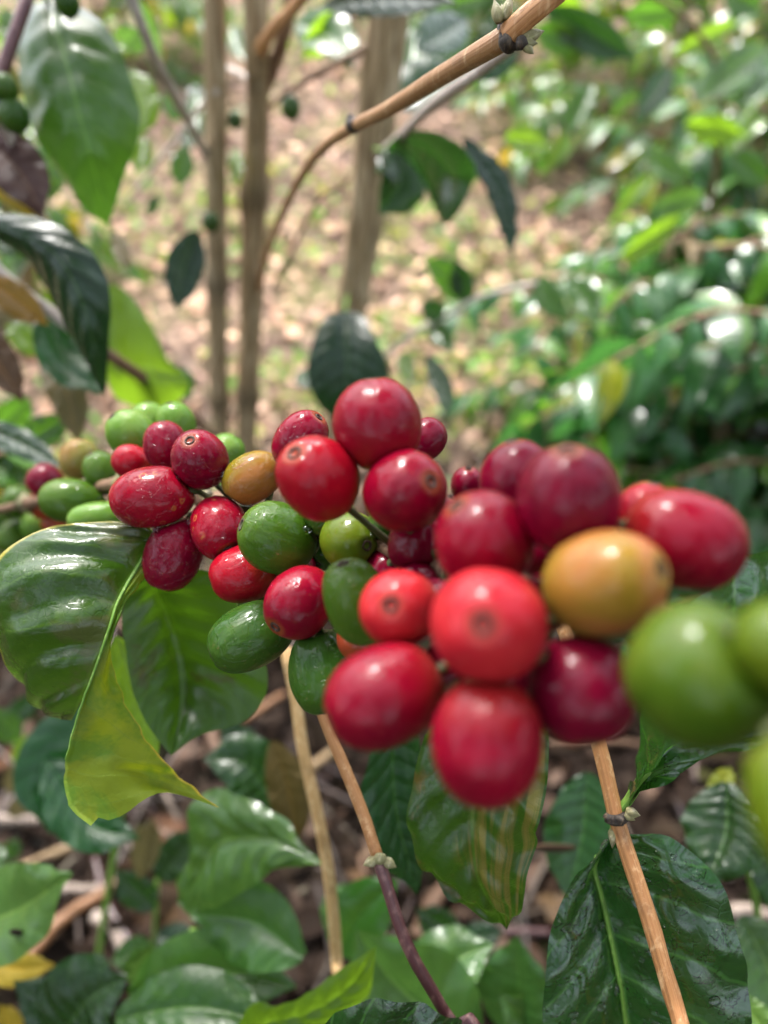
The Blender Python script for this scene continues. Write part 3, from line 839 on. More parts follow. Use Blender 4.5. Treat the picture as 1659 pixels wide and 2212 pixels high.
traced_leaf(s1, [(226, 790, 400), (232, 700, 395), (228, 640, 395), (245, 612, 395), (290, 650, 400), (330, 710, 405), (355, 770, 410), (405, 815, 420)],
            [(226, 790, 400), (245, 850, 410), (290, 878, 415), (340, 885, 415), (380, 870, 420), (400, 850, 420), (408, 830, 420), (405, 815, 420)], L_LIME,
            M=[(226, 790, 400), (290, 790, 400), (345, 800, 408), (405, 815, 420)], quilt=.0018, label='large bright lime leaf lit from behind')

# ------------------------------------------------------------------ leafy branch at the upper left
g4 = ground_hit(-420, 1300)
lb = thing('leafy_branch', g4, 'leafy branch with large hanging dark leaves entering at the upper left', 'branch')
twig(lb, 'twig', [(78, -60, 300), (52, 20, 300), (22, 100, 300), (4, 160, 300), (-60, 330, 320), (-200, 700, 400), (-420, 1300, zof(g4))], (2.6, 2.8, 2.9, 2.9, 3.2, 4.5, 7), B_PLUM, 50, 12)
twig(lb, 'twig', [(-40, 240, 310), (10, 280, 320), (40, 340, 330), (70, 430, 340), (130, 520, 350)], (2, 2, 2, 1.8, 1.5), B_GREY, 24, 10)
twig(lb, 'twig', [(-60, 520, 330), (0, 590, 335), (60, 640, 340), (105, 670, 345), (180, 730, 350), (225, 760, 360)], (3, 3, 3, 2.8, 2.6, 2.4), B_GREY, 24, 10)
traced_leaf(lb, [(115, 12, 330), (60, 25, 325), (38, 80, 322), (42, 160, 320), (62, 250, 320), (90, 310, 322), (118, 360, 325), (150, 410, 330), (195, 455, 335), (235, 485, 340)],
            [(115, 12, 330), (172, 12, 325), (225, 55, 320), (265, 118, 318), (288, 190, 318), (301, 245, 320), (294, 315, 322), (270, 372, 326), (250, 440, 332), (235, 485, 340)], L_MID,
            M=[(115, 12, 320), (122, 60, 312), (150, 160, 308), (172, 250, 308), (192, 320, 312), (215, 410, 325), (235, 485, 340)], nv=40, quilt=.002, petiole=[(70, -30, 300), (115, 12, 330)], ripple=.004,
            label='large mid green leaf hanging at the top left')
traced_leaf(lb, [(-60, 470, 290), (0, 520, 292), (60, 560, 294), (105, 630, 296), (140, 700, 298), (175, 760, 300), (205, 820, 302), (228, 862, 305)],
            [(-60, 470, 290), (30, 462, 288), (110, 478, 286), (175, 520, 286), (218, 570, 288), (240, 640, 290), (236, 740, 296), (228, 862, 305)], L_BLUE,
            M=[(-60, 470, 290), (40, 500, 284), (120, 550, 282), (170, 630, 284), (200, 730, 290), (228, 862, 305)], nv=40, quilt=.0018, label='very dark blue green leaf curving down at the left')
leaf(lb, (-40, 290, 330), (95, 470, 320), 120, L_PURPLE, mid=(14, -10, 0), label='purplish brown dying leaf at the left edge')
leaf(lb, (-30, 400, 335), (110, 480, 330), 30, L_YEL)
leaf(lb, (-30, 600, 330), (105, 700, 330), 70, L_OLIVE, tint=(1.6, 1.1, .4), label='mustard yellow leaf at the left edge')
leaf(lb, (95, 665, 350), (218, 850, 340), 92, L_MID, mid=(-22, 24, 0), tint=(.5, .8, 1.6), roll=20)
leaf(lb, (20, 700, 380), (95, 770, 380), 60, L_LIME)
leaf(lb, (90, 770, 360), (170, 960, 350), 78, L_OLIVE, mid=(14, -18, 0), label='olive tan leaf with a pale rim')
leaf(lb, (-60, 690, 330), (50, 870, 330), 80, L_DEAD)
leaf(lb, (-60, 915, 330), (140, 1012, 300), 62, L_DEEP, mid=(0, -8, 0), label='narrow dark leaf pointing right at the left edge')
leaf(lb, (50, 960, 390), (150, 900, 390), 70, L_MID)
leaf(lb, (60, 860, 420), (-20, 940, 420), 70, L_MID, roll=30)
leaf(lb, (35, 550, 420), (-30, 480, 420), 60, L_DEEP); leaf(lb, (120, 330, 460), (95, 440, 460), 60, L_PALE); leaf(lb, (60, 380, 460), (130, 420, 460), 50, L_LIME)
leaf(lb, (20, 20, 420), (45, 130, 420), 60, L_PALE); leaf(lb, (-20, 150, 400), (60, 200, 400), 60, L_OLIVE, tint=(1, 1.2, .6))
for a in [(145, 5, 300, 27), (12, 190, 300, 26), (30, 250, 305, 32), (5, 230, 310, 30)]:
    berry_obj(lb, *a, CH['green_dark'])

g9 = ground_hit(1500, 700)
lr = thing('leafy_branch', g9, 'airy leafy branch with long bright and dark leaves across the upper right', 'branch')
twig(lr, 'twig', [(1500, 700, zof(g9)), (1540, 420, 1000), (1560, 200, 850), (1500, 60, 760), (1380, -20, 720), (1200, -40, 700)], (6, 5, 4, 3.4, 3, 2.5), B_BROWN, 40, 8)
for a in [((1150, -30, 700), (1315, 62, 690), 62, L_LIME), ((1180, 20, 690), (1375, 128, 680), 74, L_DEEP), ((1160, 60, 700), (1262, 100, 690), 60, L_MID), ((1590, 48, 800), (1448, 118, 780), 42, L_LIME),
          ((1655, 105, 820), (1505, 225, 800), 84, L_PALE), ((1700, 150, 820), (1610, 230, 800), 60, L_MID), ((1450, 150, 800), (1370, 260, 790), 60, L_DEEP), ((1480, 265, 820), (1610, 290, 800), 58, L_LIME),
          ((1280, 180, 760), (1225, 300, 760), 56, L_MID), ((1090, 300, 760), (1185, 315, 760), 64, L_LIME), ((1350, 30, 760), (1480, 20, 760), 60, L_MID), ((1400, 330, 800), (1480, 400, 790), 56, L_PALE),
          ((1580, 330, 820), (1659, 400, 810), 60, L_MID), ((1520, 420, 800), (1400, 450, 790), 50, L_PALE), ((1410, 380, 800), (1330, 460, 790), 46, L_LIME), ((1640, 480, 800), (1540, 520, 800), 60, L_PALE),
          ((1640, 20, 800), (1560, -20, 800), 70, L_MID), ((1470, 470, 760), (1330, 560, 750), 50, L_LIME), ((1100, 130, 720), (1060, 30, 720), 70, L_DEEP), ((940, 20, 700), (1060, -10, 700), 70, L_MID), ((1010, 60, 720), (920, 140, 720), 80, L_MID)]:
    leaf(lr, *a, roll=RND.uniform(-35, 35), curl=RND.uniform(-.6, .6), fold=.35)

# ------------------------------------------------------------------ the fruiting branch
BR = [(1800, 1500, 70), (1620, 1430, 84), (1440, 1340, 100), (1290, 1290, 112), (1130, 1260, 122), (990, 1230, 133), (880, 1200, 145), (760, 1150, 160), (640, 1130, 174), (520, 1090, 188),
      (430, 1075, 198), (330, 1040, 212), (220, 1050, 232), (110, 1075, 262), (0, 1100, 295), (-120, 1120, 330)]
g5 = Vector((.14, -.06, hgt(.14, -.06)))
fb = thing('fruiting_branch', g5, 'branch crowded with red, amber and green coffee cherries across the middle', 'branch')
twig(fb, 'twig', BR, (2.3, 2.2, 2.2, 2.1, 2.0, 2.0, 1.9, 1.9, 1.8, 1.8, 1.7, 1.6, 1.5, 1.5, 1.3), B_BROWN, 80, 12, nodes=(.2, .32, .44, .56, .67, .78), noder=1.6)
bq = MB(); e = P(1800, 1500, 70)
bq.tube(catmull([g5, g5.lerp(e, .5) + Vector((.01, -.02, 0)), e + Vector((.012, -.012, .01)), e + Vector((.02, -.02, .25))], 30), [.007 - .004 * i / 30 for i in range(31)], 10)
bq.tube(catmull([e + Vector((.012, -.012, .01)), e], 3), [.0026] * 4, 8)
bq.build('stem', B_TRUNK, fb)
brl = catmull(pts(BR), 160)

# cx, cy, z, half length, half width (picture units), axis towards the scar (right, down, to viewer), colour
CHR = [
 (285, 940, 212, 56, 50, (-.5, -.6, .4), 'green_light'), (322, 918, 228, 48, 44, (0, -1, .2), 'green_light'), (380, 915, 226, 46, 40, (-.2, -.95, .35), 'green_light'),
 (486, 980, 215, 44, 40, (.5, -.8, 0), 'green_light'),
 (172, 992, 250, 44, 40, (.2, -1, .2), 'amber_pale'), (224, 1022, 236, 48, 38, (-.4, -.7, .3), 'green'), (98, 1040, 275, 38, 36, (-.5, -.6, .4), 'maroon'),
 (158, 1082, 232, 66, 48, (-1, -.1, .3), 'green'), (214, 1122, 222, 62, 36, (-1, .1, .2), 'green_light'), (100, 1088, 285, 36, 34, (-.6, .4, .5), 'orange'),
 (42, 1085, 300, 36, 33, (-.6, -.4, .5), 'green'), (28, 1158, 305, 38, 34, (-.5, .6, .5), 'green'), (76, 1132, 300, 32, 30, (0, .8, .5), 'green_light'), (0, 1120, 315, 34, 30, (-1, 0, .3), 'green'),
 (188, 1050, 262, 30, 26, (-.4, -.4, .6), 'scarlet'), (120, 1125, 290, 30, 28, (-.3, .7, .4), 'orange'),
 (285, 1000, 202, 42, 38, (-.7, -.5, .3), 'scarlet'), (358, 963, 194, 52, 46, (-.1, -1, .2), 'maroon_wet'),
 (432, 993, 178, 67, 58, (-.12, -.55, .83), 'maroon_wet'), (330, 1073, 178, 86, 64, (-.95, .15, .12), 'crimson_wet'),
 (376, 1195, 182, 80, 60, (-.35, 1, .15), 'maroon_wet'), (474, 1140, 176, 72, 60, (.35, .62, .55), 'crimson_wet'),
 (545, 1032, 178, 66, 52, (-.9, .55, .1), 'amber_wet'), (648, 950, 172, 68, 52, (.58, -.62, .35), 'maroon_wet'),
 (815, 917, 131, 97, 94, (-.1, -1, .15), 'crimson'), (920, 950, 158, 48, 42, (.6, -.8, 0), 'maroon'),
 (688, 1033, 130, 96, 86, (-.45, -.5, .72), 'scarlet'), (874, 1062, 127, 92, 84, (.56, -.2, .78), 'crimson'),
 (600, 1162, 160, 84, 76, (-.85, -.35, .4), 'green'), (757, 1169, 153, 68, 62, (.53, .1, .83), 'green_olive'),
 (530, 1238, 171, 74, 62, (-.9, .25, .25), 'scarlet'), (648, 1301, 150, 82, 71, (-.55, .55, .6), 'crimson'),
 (770, 1300, 134, 94, 68, (-.3, -.9, .3), 'green'), (543, 1374, 163, 92, 68, (-.9, .45, .25), 'green_dark'),
 (693, 1450, 152, 88, 68, (.15, 1, .3), 'green_dark'), (775, 1375, 146, 52, 46, (0, .8, .4), 'orange'),
 (863, 1315, 117, 96, 84, (-.2, -.2, .95), 'coral'), (830, 1505, 106, 128, 104, (-.9, .35, .2), 'crimson'),
 (1055, 1349, 94, 128, 122, (-.22, -.15, .96), 'coral'), (1045, 1168, 108, 104, 104, (-.5, -.6, .3), 'crimson'),
 (1120, 1045, 122, 92, 80, (-.2, -1, .2), 'maroon'), (1228, 1082, 103, 120, 108, (-.15, -.88, .5), 'maroon'),
 (1392, 1110, 116, 66, 60, (.2, -.9, .2), 'scarlet'), (1478, 1165, 104, 124, 106, (.85, .3, .2), 'crimson'),
 (1305, 1259, 95, 132, 108, (.68, -.28, .66), 'amber'), (1255, 1490, 97, 114, 110, (0, .88, .42), 'maroon'),
 (1052, 1602, 93, 134, 116, (-.1, 1, .2), 'crimson'), (900, 1172, 138, 70, 60, (-.2, .9, .1), 'maroon'), (835, 1235, 152, 56, 50, (-.2, .5, .6), 'maroon'), (700, 1190, 172, 44, 40, (-.2, .5, .6), 'green_dark'),
 (1512, 1460, 76, 152, 148, (.5, .6, .3), 'green_front'), (1700, 1395, 70, 105, 100, (.8, .2, .5), 'green_olive'), (1735, 1755, 62, 150, 105, (.2, .9, .4), 'green_olive'),
 (960, 1120, 142, 50, 44, (.2, -.7, .3), 'maroon'), (1180, 1300, 112, 60, 60, (0, 0, .3), 'maroon'), (1130, 1460, 110, 60, 55, (0, .5, .3), 'maroon'), (960, 1440, 118, 55, 50, (0, .5, .3), 'maroon'),
 (1380, 1340, 112, 60, 55, (.3, .5, .3), 'maroon'),
 (700, 1112, 158, 48, 42, (-.3, -.6, .5), 'green_dark'), (838, 1128, 150, 44, 40, (.2, .5, .6), 'green_dark'), (905, 1262, 136, 52, 44, (.2, .4, .5), 'maroon'),
 (1175, 1195, 120, 56, 50, (.3, -.3, .5), 'maroon'), (1165, 1500, 112, 54, 50, (0, .3, .6), 'maroon'), (735, 1405, 160, 50, 44, (0, .4, .6), 'green_dark'), (640, 1225, 172, 46, 40, (-.3, .4, .6), 'maroon'),
 (945, 1300, 118, 50, 46, (.3, .3, .6), 'maroon'), (560, 1300, 182, 46, 42, (-.3, .5, .5), 'green_dark'), (975, 1560, 112, 46, 42, (.2, .6, .4), 'green_dark'),
 (1010, 1050, 134, 40, 36, (0, -.8, .4), 'maroon'), (460, 1075, 200, 40, 36, (0, .3, .6), 'green_dark'), (520, 1100, 196, 40, 36, (0, -.3, .6), 'green'),
]
CHLAB = {'crimson': 'ripe crimson cherry', 'crimson_wet': 'wet crimson cherry with orange flecks', 'maroon': 'dark maroon cherry', 'maroon_wet': 'wet dark maroon cherry', 'scarlet': 'bright scarlet cherry',
         'coral': 'light coral red cherry', 'orange': 'orange red cherry', 'amber': 'half ripe amber cherry', 'amber_wet': 'streaked olive and amber cherry', 'amber_pale': 'pale amber green cherry',
         'green': 'unripe green cherry', 'green_dark': 'unripe dark green cherry', 'green_light': 'unripe light green cherry', 'green_olive': 'yellowish green cherry', 'green_front': 'large unripe green cherry'}
SCAR = bark('cherry_scar', (.035, .02, .014, 1), (.015, .01, .008, 1), (.12, .08, .06, 1), rough=.6, scale=900, bumpd=.0003)

def relax(lst):
    """keep neighbouring cherries from sinking into each other by moving them in depth only"""
    Z = [c[2] for c in lst]
    R = [((c[3] + 2 * c[4]) / 3) for c in lst]
    for it in range(60):
        for i in range(len(lst)):
            for j in range(i + 1, len(lst)):
                a, b2 = P(lst[i][0], lst[i][1], Z[i]), P(lst[j][0], lst[j][1], Z[j])
                need = (R[i] * Z[i] + R[j] * Z[j]) / FPX / 1000 * .88
                d = (a - b2).length
                if d < need:
                    k = (need - d) * 1000 * .25
                    if Z[i] < Z[j]: Z[i] -= k; Z[j] += k
                    else: Z[i] += k; Z[j] -= k
    return Z
ZS = relax(CHR)

def cherry(i, c, z):
    cx, cy, _, a, bb, ax, kind = c
    r = random.Random(100 + i)
    pc = P(cx, cy, z)
    s = z / 1000 / FPX
    off = math.hypot(cx - CX, cy - CY) / FPX
    s *= 1.035
    A, B = a * s, bb * s
    axis = (RT * ax[0] - UP * ax[1] - FW * ax[2]).normalized()
    Rm = axis.to_track_quat('Z', 'Y')
    m = MB(); seg, rings = 40, 28
    sd = i * 3.3
    foc = abs(z - 170) < 25
    for p in range(rings + 1):
        th = pi * p / rings
        for k in range(seg):
            f = 2 * pi * k / seg
            sx = abs(sin(th)) ** (.92 - .45 * max(0, min(.45, a / bb - 1.08)))
            zz = cos(th); zz = math.copysign(abs(zz) ** .97, zz)
            v = Vector((sx * cos(f) * B, sx * sin(f) * B * (1.0 + .03 * sin(sd)), zz * A))
            q = Vector((sin(th) * cos(f), sin(th) * sin(f), cos(th)))
            d = 1 + .035 * noise.noise(q * 1.1 + Vector((sd, 0, 0))) + .012 * noise.noise(q * 3 + Vector((0, sd, 0)))
            d *= 1 - .018 * math.exp(-((abs(((f + sd) % pi) - pi / 2)) / .35) ** 2) * sin(th) ** 2     # shallow suture
            v *= d
            v.z -= A * .075 * math.exp(-(th / .15) ** 2)
            v.z += A * .015 * math.exp(-((th - .24) / .08) ** 2)
            m.vert(v, (k / seg, p / rings))
    # skins flatten where neighbouring cherries press together
    Rin = Rm.to_matrix().transposed()
    for j, (c2, z2) in enumerate(zip(CHR, ZS)):
        if j == i: continue
        p2 = P(c2[0], c2[1], z2); r2 = (c2[3] + 2 * c2[4]) / 3 * z2 / 1000 / FPX; r1 = (a + 2 * bb) / 3 * s
        dv = p2 - pc; dl_ = dv.length
        if dl_ > (r1 + r2) * 1.15 or dl_ < 1e-6: continue
        nl = Rin @ (dv / dl_); lim = dl_ * r1 / (r1 + r2) * 1.0
        for q, vv in enumerate(m.v):
            h_ = vv.dot(nl); ov = h_ - (lim - r1 * .05)
            if ov > 0: m.v[q] = vv - nl * (ov - r1 * .05 * (1 - math.exp(-ov / (r1 * .05))))
    for p in range(rings):
        for k in range(seg):
            k2 = (k + 1) % seg
            m.face(p * seg + k, (p + 1) * seg + k, (p + 1) * seg + k2, p * seg + k2)
    o = m.build('cherry', CH[kind], origin=Vector((0, 0, 0)))
    o.parent = fb
    o.location = pc - Vector(fb.location)
    o.rotation_mode = 'QUATERNION'; o.rotation_quaternion = Rm
    o['label'] = CHLAB[kind]
    # scar with a raised rim
    n = MB(); rr = B * r.uniform(.165, .2); top = A * .945
    prof = [(1.0, -.0006), (.98, .0001), (.85, .00026), (.66, .00012), (.5, -.0004), (.25, -.0006), (.02, -.0005)]
    for pr, hz in prof:
        for k in range(16):
            f = 2 * pi * k / 16
            j = 1 + .12 * noise.noise(Vector((cos(f) * 2, sin(f) * 2, sd)))
            n.vert(Vector((cos(f) * rr * pr * j, sin(f) * rr * pr * j, top + hz + .00006 * sin(f * 5 + sd))), tint=(1.3, 1.1, 1.0) if pr > .6 else (.15, .15, .15))
    for p in range(len(prof) - 1):
        for k in range(16):
            k2 = (k + 1) % 16
            n.face(p * 16 + k, p * 16 + k2, (p + 1) * 16 + k2, (p + 1) * 16 + k)
    if True:
        # sit the scar on the skin below it
        ht = sum(m.v[k].z for k in range(seg)) / seg
        for q in range(len(n.v)): n.v[q].z += ht - A * .925 + .00012
    sc = n.build('scar', SCAR, origin=Vector((0, 0, 0))); sc.parent = o
    # stalk from the back end to the twig
    inv = (Rm.to_matrix().to_4x4()).inverted()
    nearest = min(brl, key=lambda q: (q - pc).length)
    loc = inv.to_3x3() @ (nearest - pc)
    back = Vector((0, 0, -A * .93))
    if loc.length < .05:
        st = MB(); st.tube(catmull([back + Vector((0, 0, .001)), back + Vector((0, 0, -.001)), loc], 5), [.0010, .0008, .0007, .0007, .0008, .0010], 7)
        so = st.build('stalk', B_STALK, origin=Vector((0, 0, 0))); so.parent = o
    return o
cherries = [cherry(i, c, z) for i, (c, z) in enumerate(zip(CHR, ZS))]

# water held in the gaps between touching cherries
wm = bpy.data.materials.new('water'); wm.use_nodes = True
pw = wm.node_tree.nodes['Principled BSDF']
pw.inputs['Base Color'].default_value = (1, 1, 1, 1); pw.inputs['Roughness'].default_value = 0.0
pw.inputs['Transmission Weight'].default_value = 1.0; pw.inputs['IOR'].default_value = 1.33
def drop(parent, wp, r, sq=(1, 1, 1)):
    b = MB(); b.ball(Vector((0, 0, 0)), r, sq, 18, 12)
    o = b.build('water_drop', wm, origin=Vector((0, 0, 0)))
    o.parent = parent
    M_ = Matrix.Translation(parent.location) @ parent.rotation_quaternion.to_matrix().to_4x4() if parent.rotation_mode == 'QUATERNION' else Matrix.Translation(parent.location)
    if parent.parent is not None: M_ = Matrix.Translation(parent.parent.location) @ M_
    q = M_.inverted().to_quaternion(); o.rotation_mode = 'QUATERNION'; o.rotation_quaternion = q
    o.location = M_.inverted() @ wp
rd = random.Random(9)
for i in range(len(CHR)):
    for j in range(i + 1, len(CHR)):
        if not (135 < ZS[i] < 215 and 135 < ZS[j] < 215): continue
        a_, b_ = P(CHR[i][0], CHR[i][1], ZS[i]), P(CHR[j][0], CHR[j][1], ZS[j])
        r1_, r2_ = [(c[3] + 2 * c[4]) / 3 * z / 1000 / FPX for c, z in ((CHR[i], ZS[i]), (CHR[j], ZS[j]))]
        d_ = (b_ - a_).length
        if d_ > (r1_ + r2_) * 1.03: continue
        ax_ = (b_ - a_) / d_
        v_ = (CAM - a_).normalized(); v_ = (v_ - ax_ * v_.dot(ax_))
        if v_.length < .5: continue
        v_.normalize()
        sd2 = ax_.cross(v_)
        ang = rd.uniform(-.9, .9)
        wp = a_ + ax_ * (d_ * r1_ / (r1_ + r2_)) + (v_ * cos(ang) + sd2 * sin(ang)) * r1_ * rd.uniform(.34, .46)
        drop(cherries[i], wp, rd.uniform(.0005, .0011), (1.3, 1, .9))

# flower remains and green nodules on the twig between the cherries
rn = random.Random(3)
for f in (.2, .32, .44, .56, .62, .67, .78):
    nm = MB(); c0 = interp(brl, f); k = 14
    for p in range(8):                      # one lumpy collar of dried flower remains round the twig
        th = pi * p / 7
        for q in range(k):
            a = 2 * pi * q / k; d = Vector((sin(th) * cos(a), sin(th) * sin(a), cos(th)))
            rr = .0036 * (1 + .55 * noise.noise(d * 3.2 + Vector((f * 50, 0, 0))))
            tt = (1, 1, 1) if noise.noise(d * 4 + Vector((0, f * 30, 0))) > 0 else (.25, .22, .2)
            nm.vert(c0 + d * rr, (q / k, p / 7), tt)
    for p in range(7):
        for q in range(k):
            q2 = (q + 1) % k
            nm.face(p * k + q, (p + 1) * k + q, (p + 1) * k + q2, p * k + q2)
    nm.build('node', B_BUD, fb)

# large folded leaf in front on the left: two halves of one blade that share the midrib
fold = MB()
Lu = pts([(338, 1160, 186), (300, 1136, 184), (240, 1127, 182), (150, 1137, 180), (60, 1162, 178), (0, 1208, 176), (-40, 1300, 176), (-20, 1372, 178), (18, 1420, 182), (45, 1470, 186), (85, 1515, 192), (155, 1552, 190)])
Mu = pts([(338, 1162, 186), (322, 1180, 183), (298, 1222, 180), (274, 1262, 177), (252, 1305, 174), (238, 1350, 172), (222, 1400, 172), (205, 1445, 172), (190, 1480, 173), (178, 1512, 175), (166, 1535, 177), (155, 1556, 180)])
Rb = pts([(338, 1162, 188), (334, 1200, 181), (318, 1246, 178), (286, 1275, 176), (266, 1310, 173), (248, 1352, 171), (236, 1400, 169), (228, 1450, 168), (222, 1480, 168), (218, 1500, 168), (214, 1515, 168), (210, 1530, 168)])
loft(fold, Lu, Mu, Rb, nv=70, nu=20, bulge=.12, quilt=.0028, nve=5.5, ripple=.002, seed=3, sides=(1, 0))
fo = fold.build('leaf', L_FOLD, fb); fo['label'] = 'large glossy green leaf with brown blotches, folded over at its midrib'
f2 = MB()
# the half that turns over and shows its yellow green underside
e1 = pts([(338, 1164, 185), (322, 1181, 182.5), (298, 1223, 179.5), (274, 1263, 176.5), (252, 1306, 173.5), (238, 1351, 171.5), (205, 1446, 171), (170, 1540, 172), (150, 1610, 172), (138, 1668, 172), (142, 1712, 171), (158, 1752, 170), (196, 1784, 170)])
e2 = pts([(338, 1164, 185), (340, 1205, 182), (314, 1246, 179), (284, 1280, 176), (262, 1326, 173), (246, 1372, 172), (240, 1420, 173), (262, 1500, 176), (300, 1568, 178), (340, 1625, 180), (385, 1672, 182), (430, 1708, 184), (474, 1742, 186)])
ea, eb = catmull(e1, 56), catmull(e2, 56)
for i in range(10, 57):
    eb[i] = eb[i] + Vector((noise.noise(Vector((i * .33, 0, 0))), noise.noise(Vector((i * .33, 5, 0))), noise.noise(Vector((i * .33, 9, 0))))) * (.0011 * min(1, (56 - i) / 10))
    if i > 30: ea[i] = ea[i] + Vector((noise.noise(Vector((i * .5, 3, 0))), 0, 0)) * .0008
rows, uvs = [], []
for i in range(57):
    v = i / 56
    row, uv = [], []
    tg = ea[min(56, i + 1)] - ea[max(0, i - 1)]; n = tg.cross(eb[i] - ea[i]); n = n.normalized() if n.length > 1e-12 else Vector((0, 0, 1))
    if n.dot(CAM - ea[i]) < 0: n = -n
    wd = (eb[i] - ea[i]).length
    for j in range(15):
        a = j / 14
        row.append(ea[i].lerp(eb[i], a) + n * (.09 * wd * sin(pi * a) + .0005 * sin(v * 30 + a * 5) * a * (1 - a) * 4 + .0014 * noise.noise(Vector((a * 3, v * 5, 2))))); uv.append((.5 + .5 * a, v))
    rows.append(row); uvs.append(uv)
# lower margin between the two tips
l1 = rows[-1]
low = pts([(196, 1784, 170), (212, 1766, 170.5), (238, 1772, 171), (275, 1755, 173), (310, 1728, 175), (350, 1712, 178), (400, 1720, 181), (474, 1745, 186)])
lw = catmull(low, 14)
dl = [q - p for p, q in zip(l1, lw)]
for i in range(57):
    k = max(0, (i / 56 - .5) / .5) ** 1.6
    rows[i] = [p + d * k + (CAM - p).normalized() * (.0012 * k * sin(j * .9 + i * .05)) for j, (p, d) in enumerate(zip(rows[i], dl))]
f2.grid(rows, uvs)
fu = f2.build('folded_half', L_UNDER, fo, origin=Vector(fb.location)); fu['label'] = 'yellow green underside of the turned half'
rb = MB(); rb.tube([p + (CAM - p).normalized() * .0003 for p in ea[:44]], [.0005 - .0003 * i / 44 for i in range(44)], 8); rb.build('midrib', B_GREEN, fo, origin=Vector(fb.location))
MID_OK = True

traced_leaf(fb, [(330, 1235, 205), (285, 1270, 208), (264, 1330, 208), (272, 1400, 208), (284, 1480, 208), (305, 1540, 208), (335, 1590, 208), (370, 1632, 210)],
            [(330, 1235, 205), (420, 1225, 200), (490, 1260, 202), (520, 1320, 206), (560, 1400, 210), (578, 1455, 212), (570, 1510, 214), (525, 1560, 214), (430, 1590, 212), (370, 1632, 210)], L_DARKT,
            M=[(330, 1235, 206), (350, 1300, 213), (376, 1370, 218), (392, 1450, 220), (392, 1530, 217), (370, 1632, 210)], nv=44, nu=12, quilt=.0012, label='dark green leaf with a lit upper edge behind the folded leaf')
leaf(fb, (250, 1375, 230), (340, 1640, 235), 90, L_LIME, mid=(-5, 0, 0), label='bright lime leaf glimpsed between the two larger leaves')

# ------------------------------------------------------------------ hanging shoots in the lower right
g6 = ground_hit(1640, 2900)
rt = thing('leafy_twig', g6, 'smooth reddish tan twig crossing the large wet leaf at the lower right', 'twig')
tA = twig(rt, 'twig', [(1180, 1250, 175), (1240, 1420, 172), (1292, 1600, 170), (1314, 1690, 169), (1330, 1760, 168), (1338, 1790, 168), (1372, 1890, 166), (1404, 1990, 164), (1440, 2110, 162), (1478, 2240, 160), (1520, 2400, 160), (1640, 2900, zof(g6))],
     (1.7, 1.8, 1.85, 1.9, 2.2, 2.0, 2.1, 2.2, 2.3, 2.4, 2.6, 3.0), B_TAN, 90, 18, nodes=(.315, .3), noder=1.25, jit=.14)
nb = MB(); c = P(1334, 1768, 167); ax = (P(1338, 1790, 168) - P(1330, 1755, 168)).normalized()
nb.tube([c + ax * (i - 3) * .0004 for i in range(7)], [.0018, .0022, .0026, .0022, .0025, .0021, .0017], 20, jit=.6)
nb.build('node', B_DARK, tA, origin=Vector(rt.location))
for at, d, l, r_ in [((1352, 1752, 166), (1, .25, .2), .0032, .0011), ((1350, 1757, 166), (.9, .6, .2), .0026, .0009), ((1328, 1790, 168), (-.3, 1, 0), .0034, .0011), ((1326, 1795, 168), (-.1, 1, 0), .0040, .0008)]:
    bud(rt, at, d, l, r_, B_BUD, tA)
wl = traced_leaf(rt, [(1327, 1800, 178), (1305, 1822, 178), (1278, 1858, 178), (1245, 1885, 178), (1214, 1940, 178), (1190, 2020, 178), (1176, 2120, 178), (1172, 2230, 180), (1190, 2340, 184), (1260, 2440, 190), (1345, 2500, 196)],
            [(1327, 1800, 178), (1380, 1796, 176), (1440, 1802, 175), (1480, 1830, 174), (1520, 1865, 174), (1556, 1904, 174), (1580, 1965, 174), (1597, 2040, 175), (1612, 2100, 176), (1616, 2230, 178), (1590, 2340, 182), (1500, 2440, 190), (1345, 2500, 196)], L_WET,
            M=[(1327, 1800, 180), (1290, 1850, 183), (1284, 1880, 184), (1300, 1940, 184), (1320, 2030, 184), (1340, 2130, 184), (1354, 2230, 186), (1360, 2350, 190), (1345, 2500, 196)], nv=60, nu=20, bulge=.12, quilt=.0013, ripple=.003,
            petiole=[(1333, 1770, 170), (1328, 1785, 174), (1327, 1802, 179)], label='large wet dark green leaf covered in water drops')
dr_ = random.Random(31)
def near_leaf(u, v):
    me = wl.data; nu_, nv_ = 41, 61
    i = min(nv_ - 1, int(v * 60)); j = min(nu_ - 1, int(u * 40))
    return wl.data.vertices[i * nu_ + j].co, wl.data.vertices[i * nu_ + j].normal
wm0 = bpy.data.materials.new('rain_water'); wm0.use_nodes = True
q0 = wm0.node_tree.nodes['Principled BSDF']; q0.inputs['Base Color'].default_value = (1, 1, 1, 1)
q0.inputs['Roughness'].default_value = 0.0; q0.inputs['Transmission Weight'].default_value = 1.0; q0.inputs['IOR'].default_value = 1.33
for k in range(70):
    co, nn = near_leaf(dr_.uniform(.06, .94), dr_.uniform(.03, .62))
    if nn.dot(CAM - (co + Vector(rt.location))) < 0: nn = -nn
    rr = .0003 + .0011 * dr_.random() ** 2.2
    b = MB(); Rq = nn.to_track_quat('Z', 'Y').to_matrix()
    b.ball(co + Vector(rt.location) + nn * rr * .1, rr, (dr_.uniform(.9, 1.7), 1, .55), 14, 9, R=Rq)
    b.build('water_drop', wm0, wl, origin=Vector(rt.location))
ribm = MB(); rl = catmull(pts([(1290, 1850, 182.2), (1284, 1880, 183), (1300, 1940, 183), (1320, 2030, 183), (1340, 2130, 183), (1354, 2230, 185)]), 30)
ribm.tube(rl, [.0006] * 31, 8); ribm.build('midrib', B_GREEN, wl, origin=Vector(rt.location))
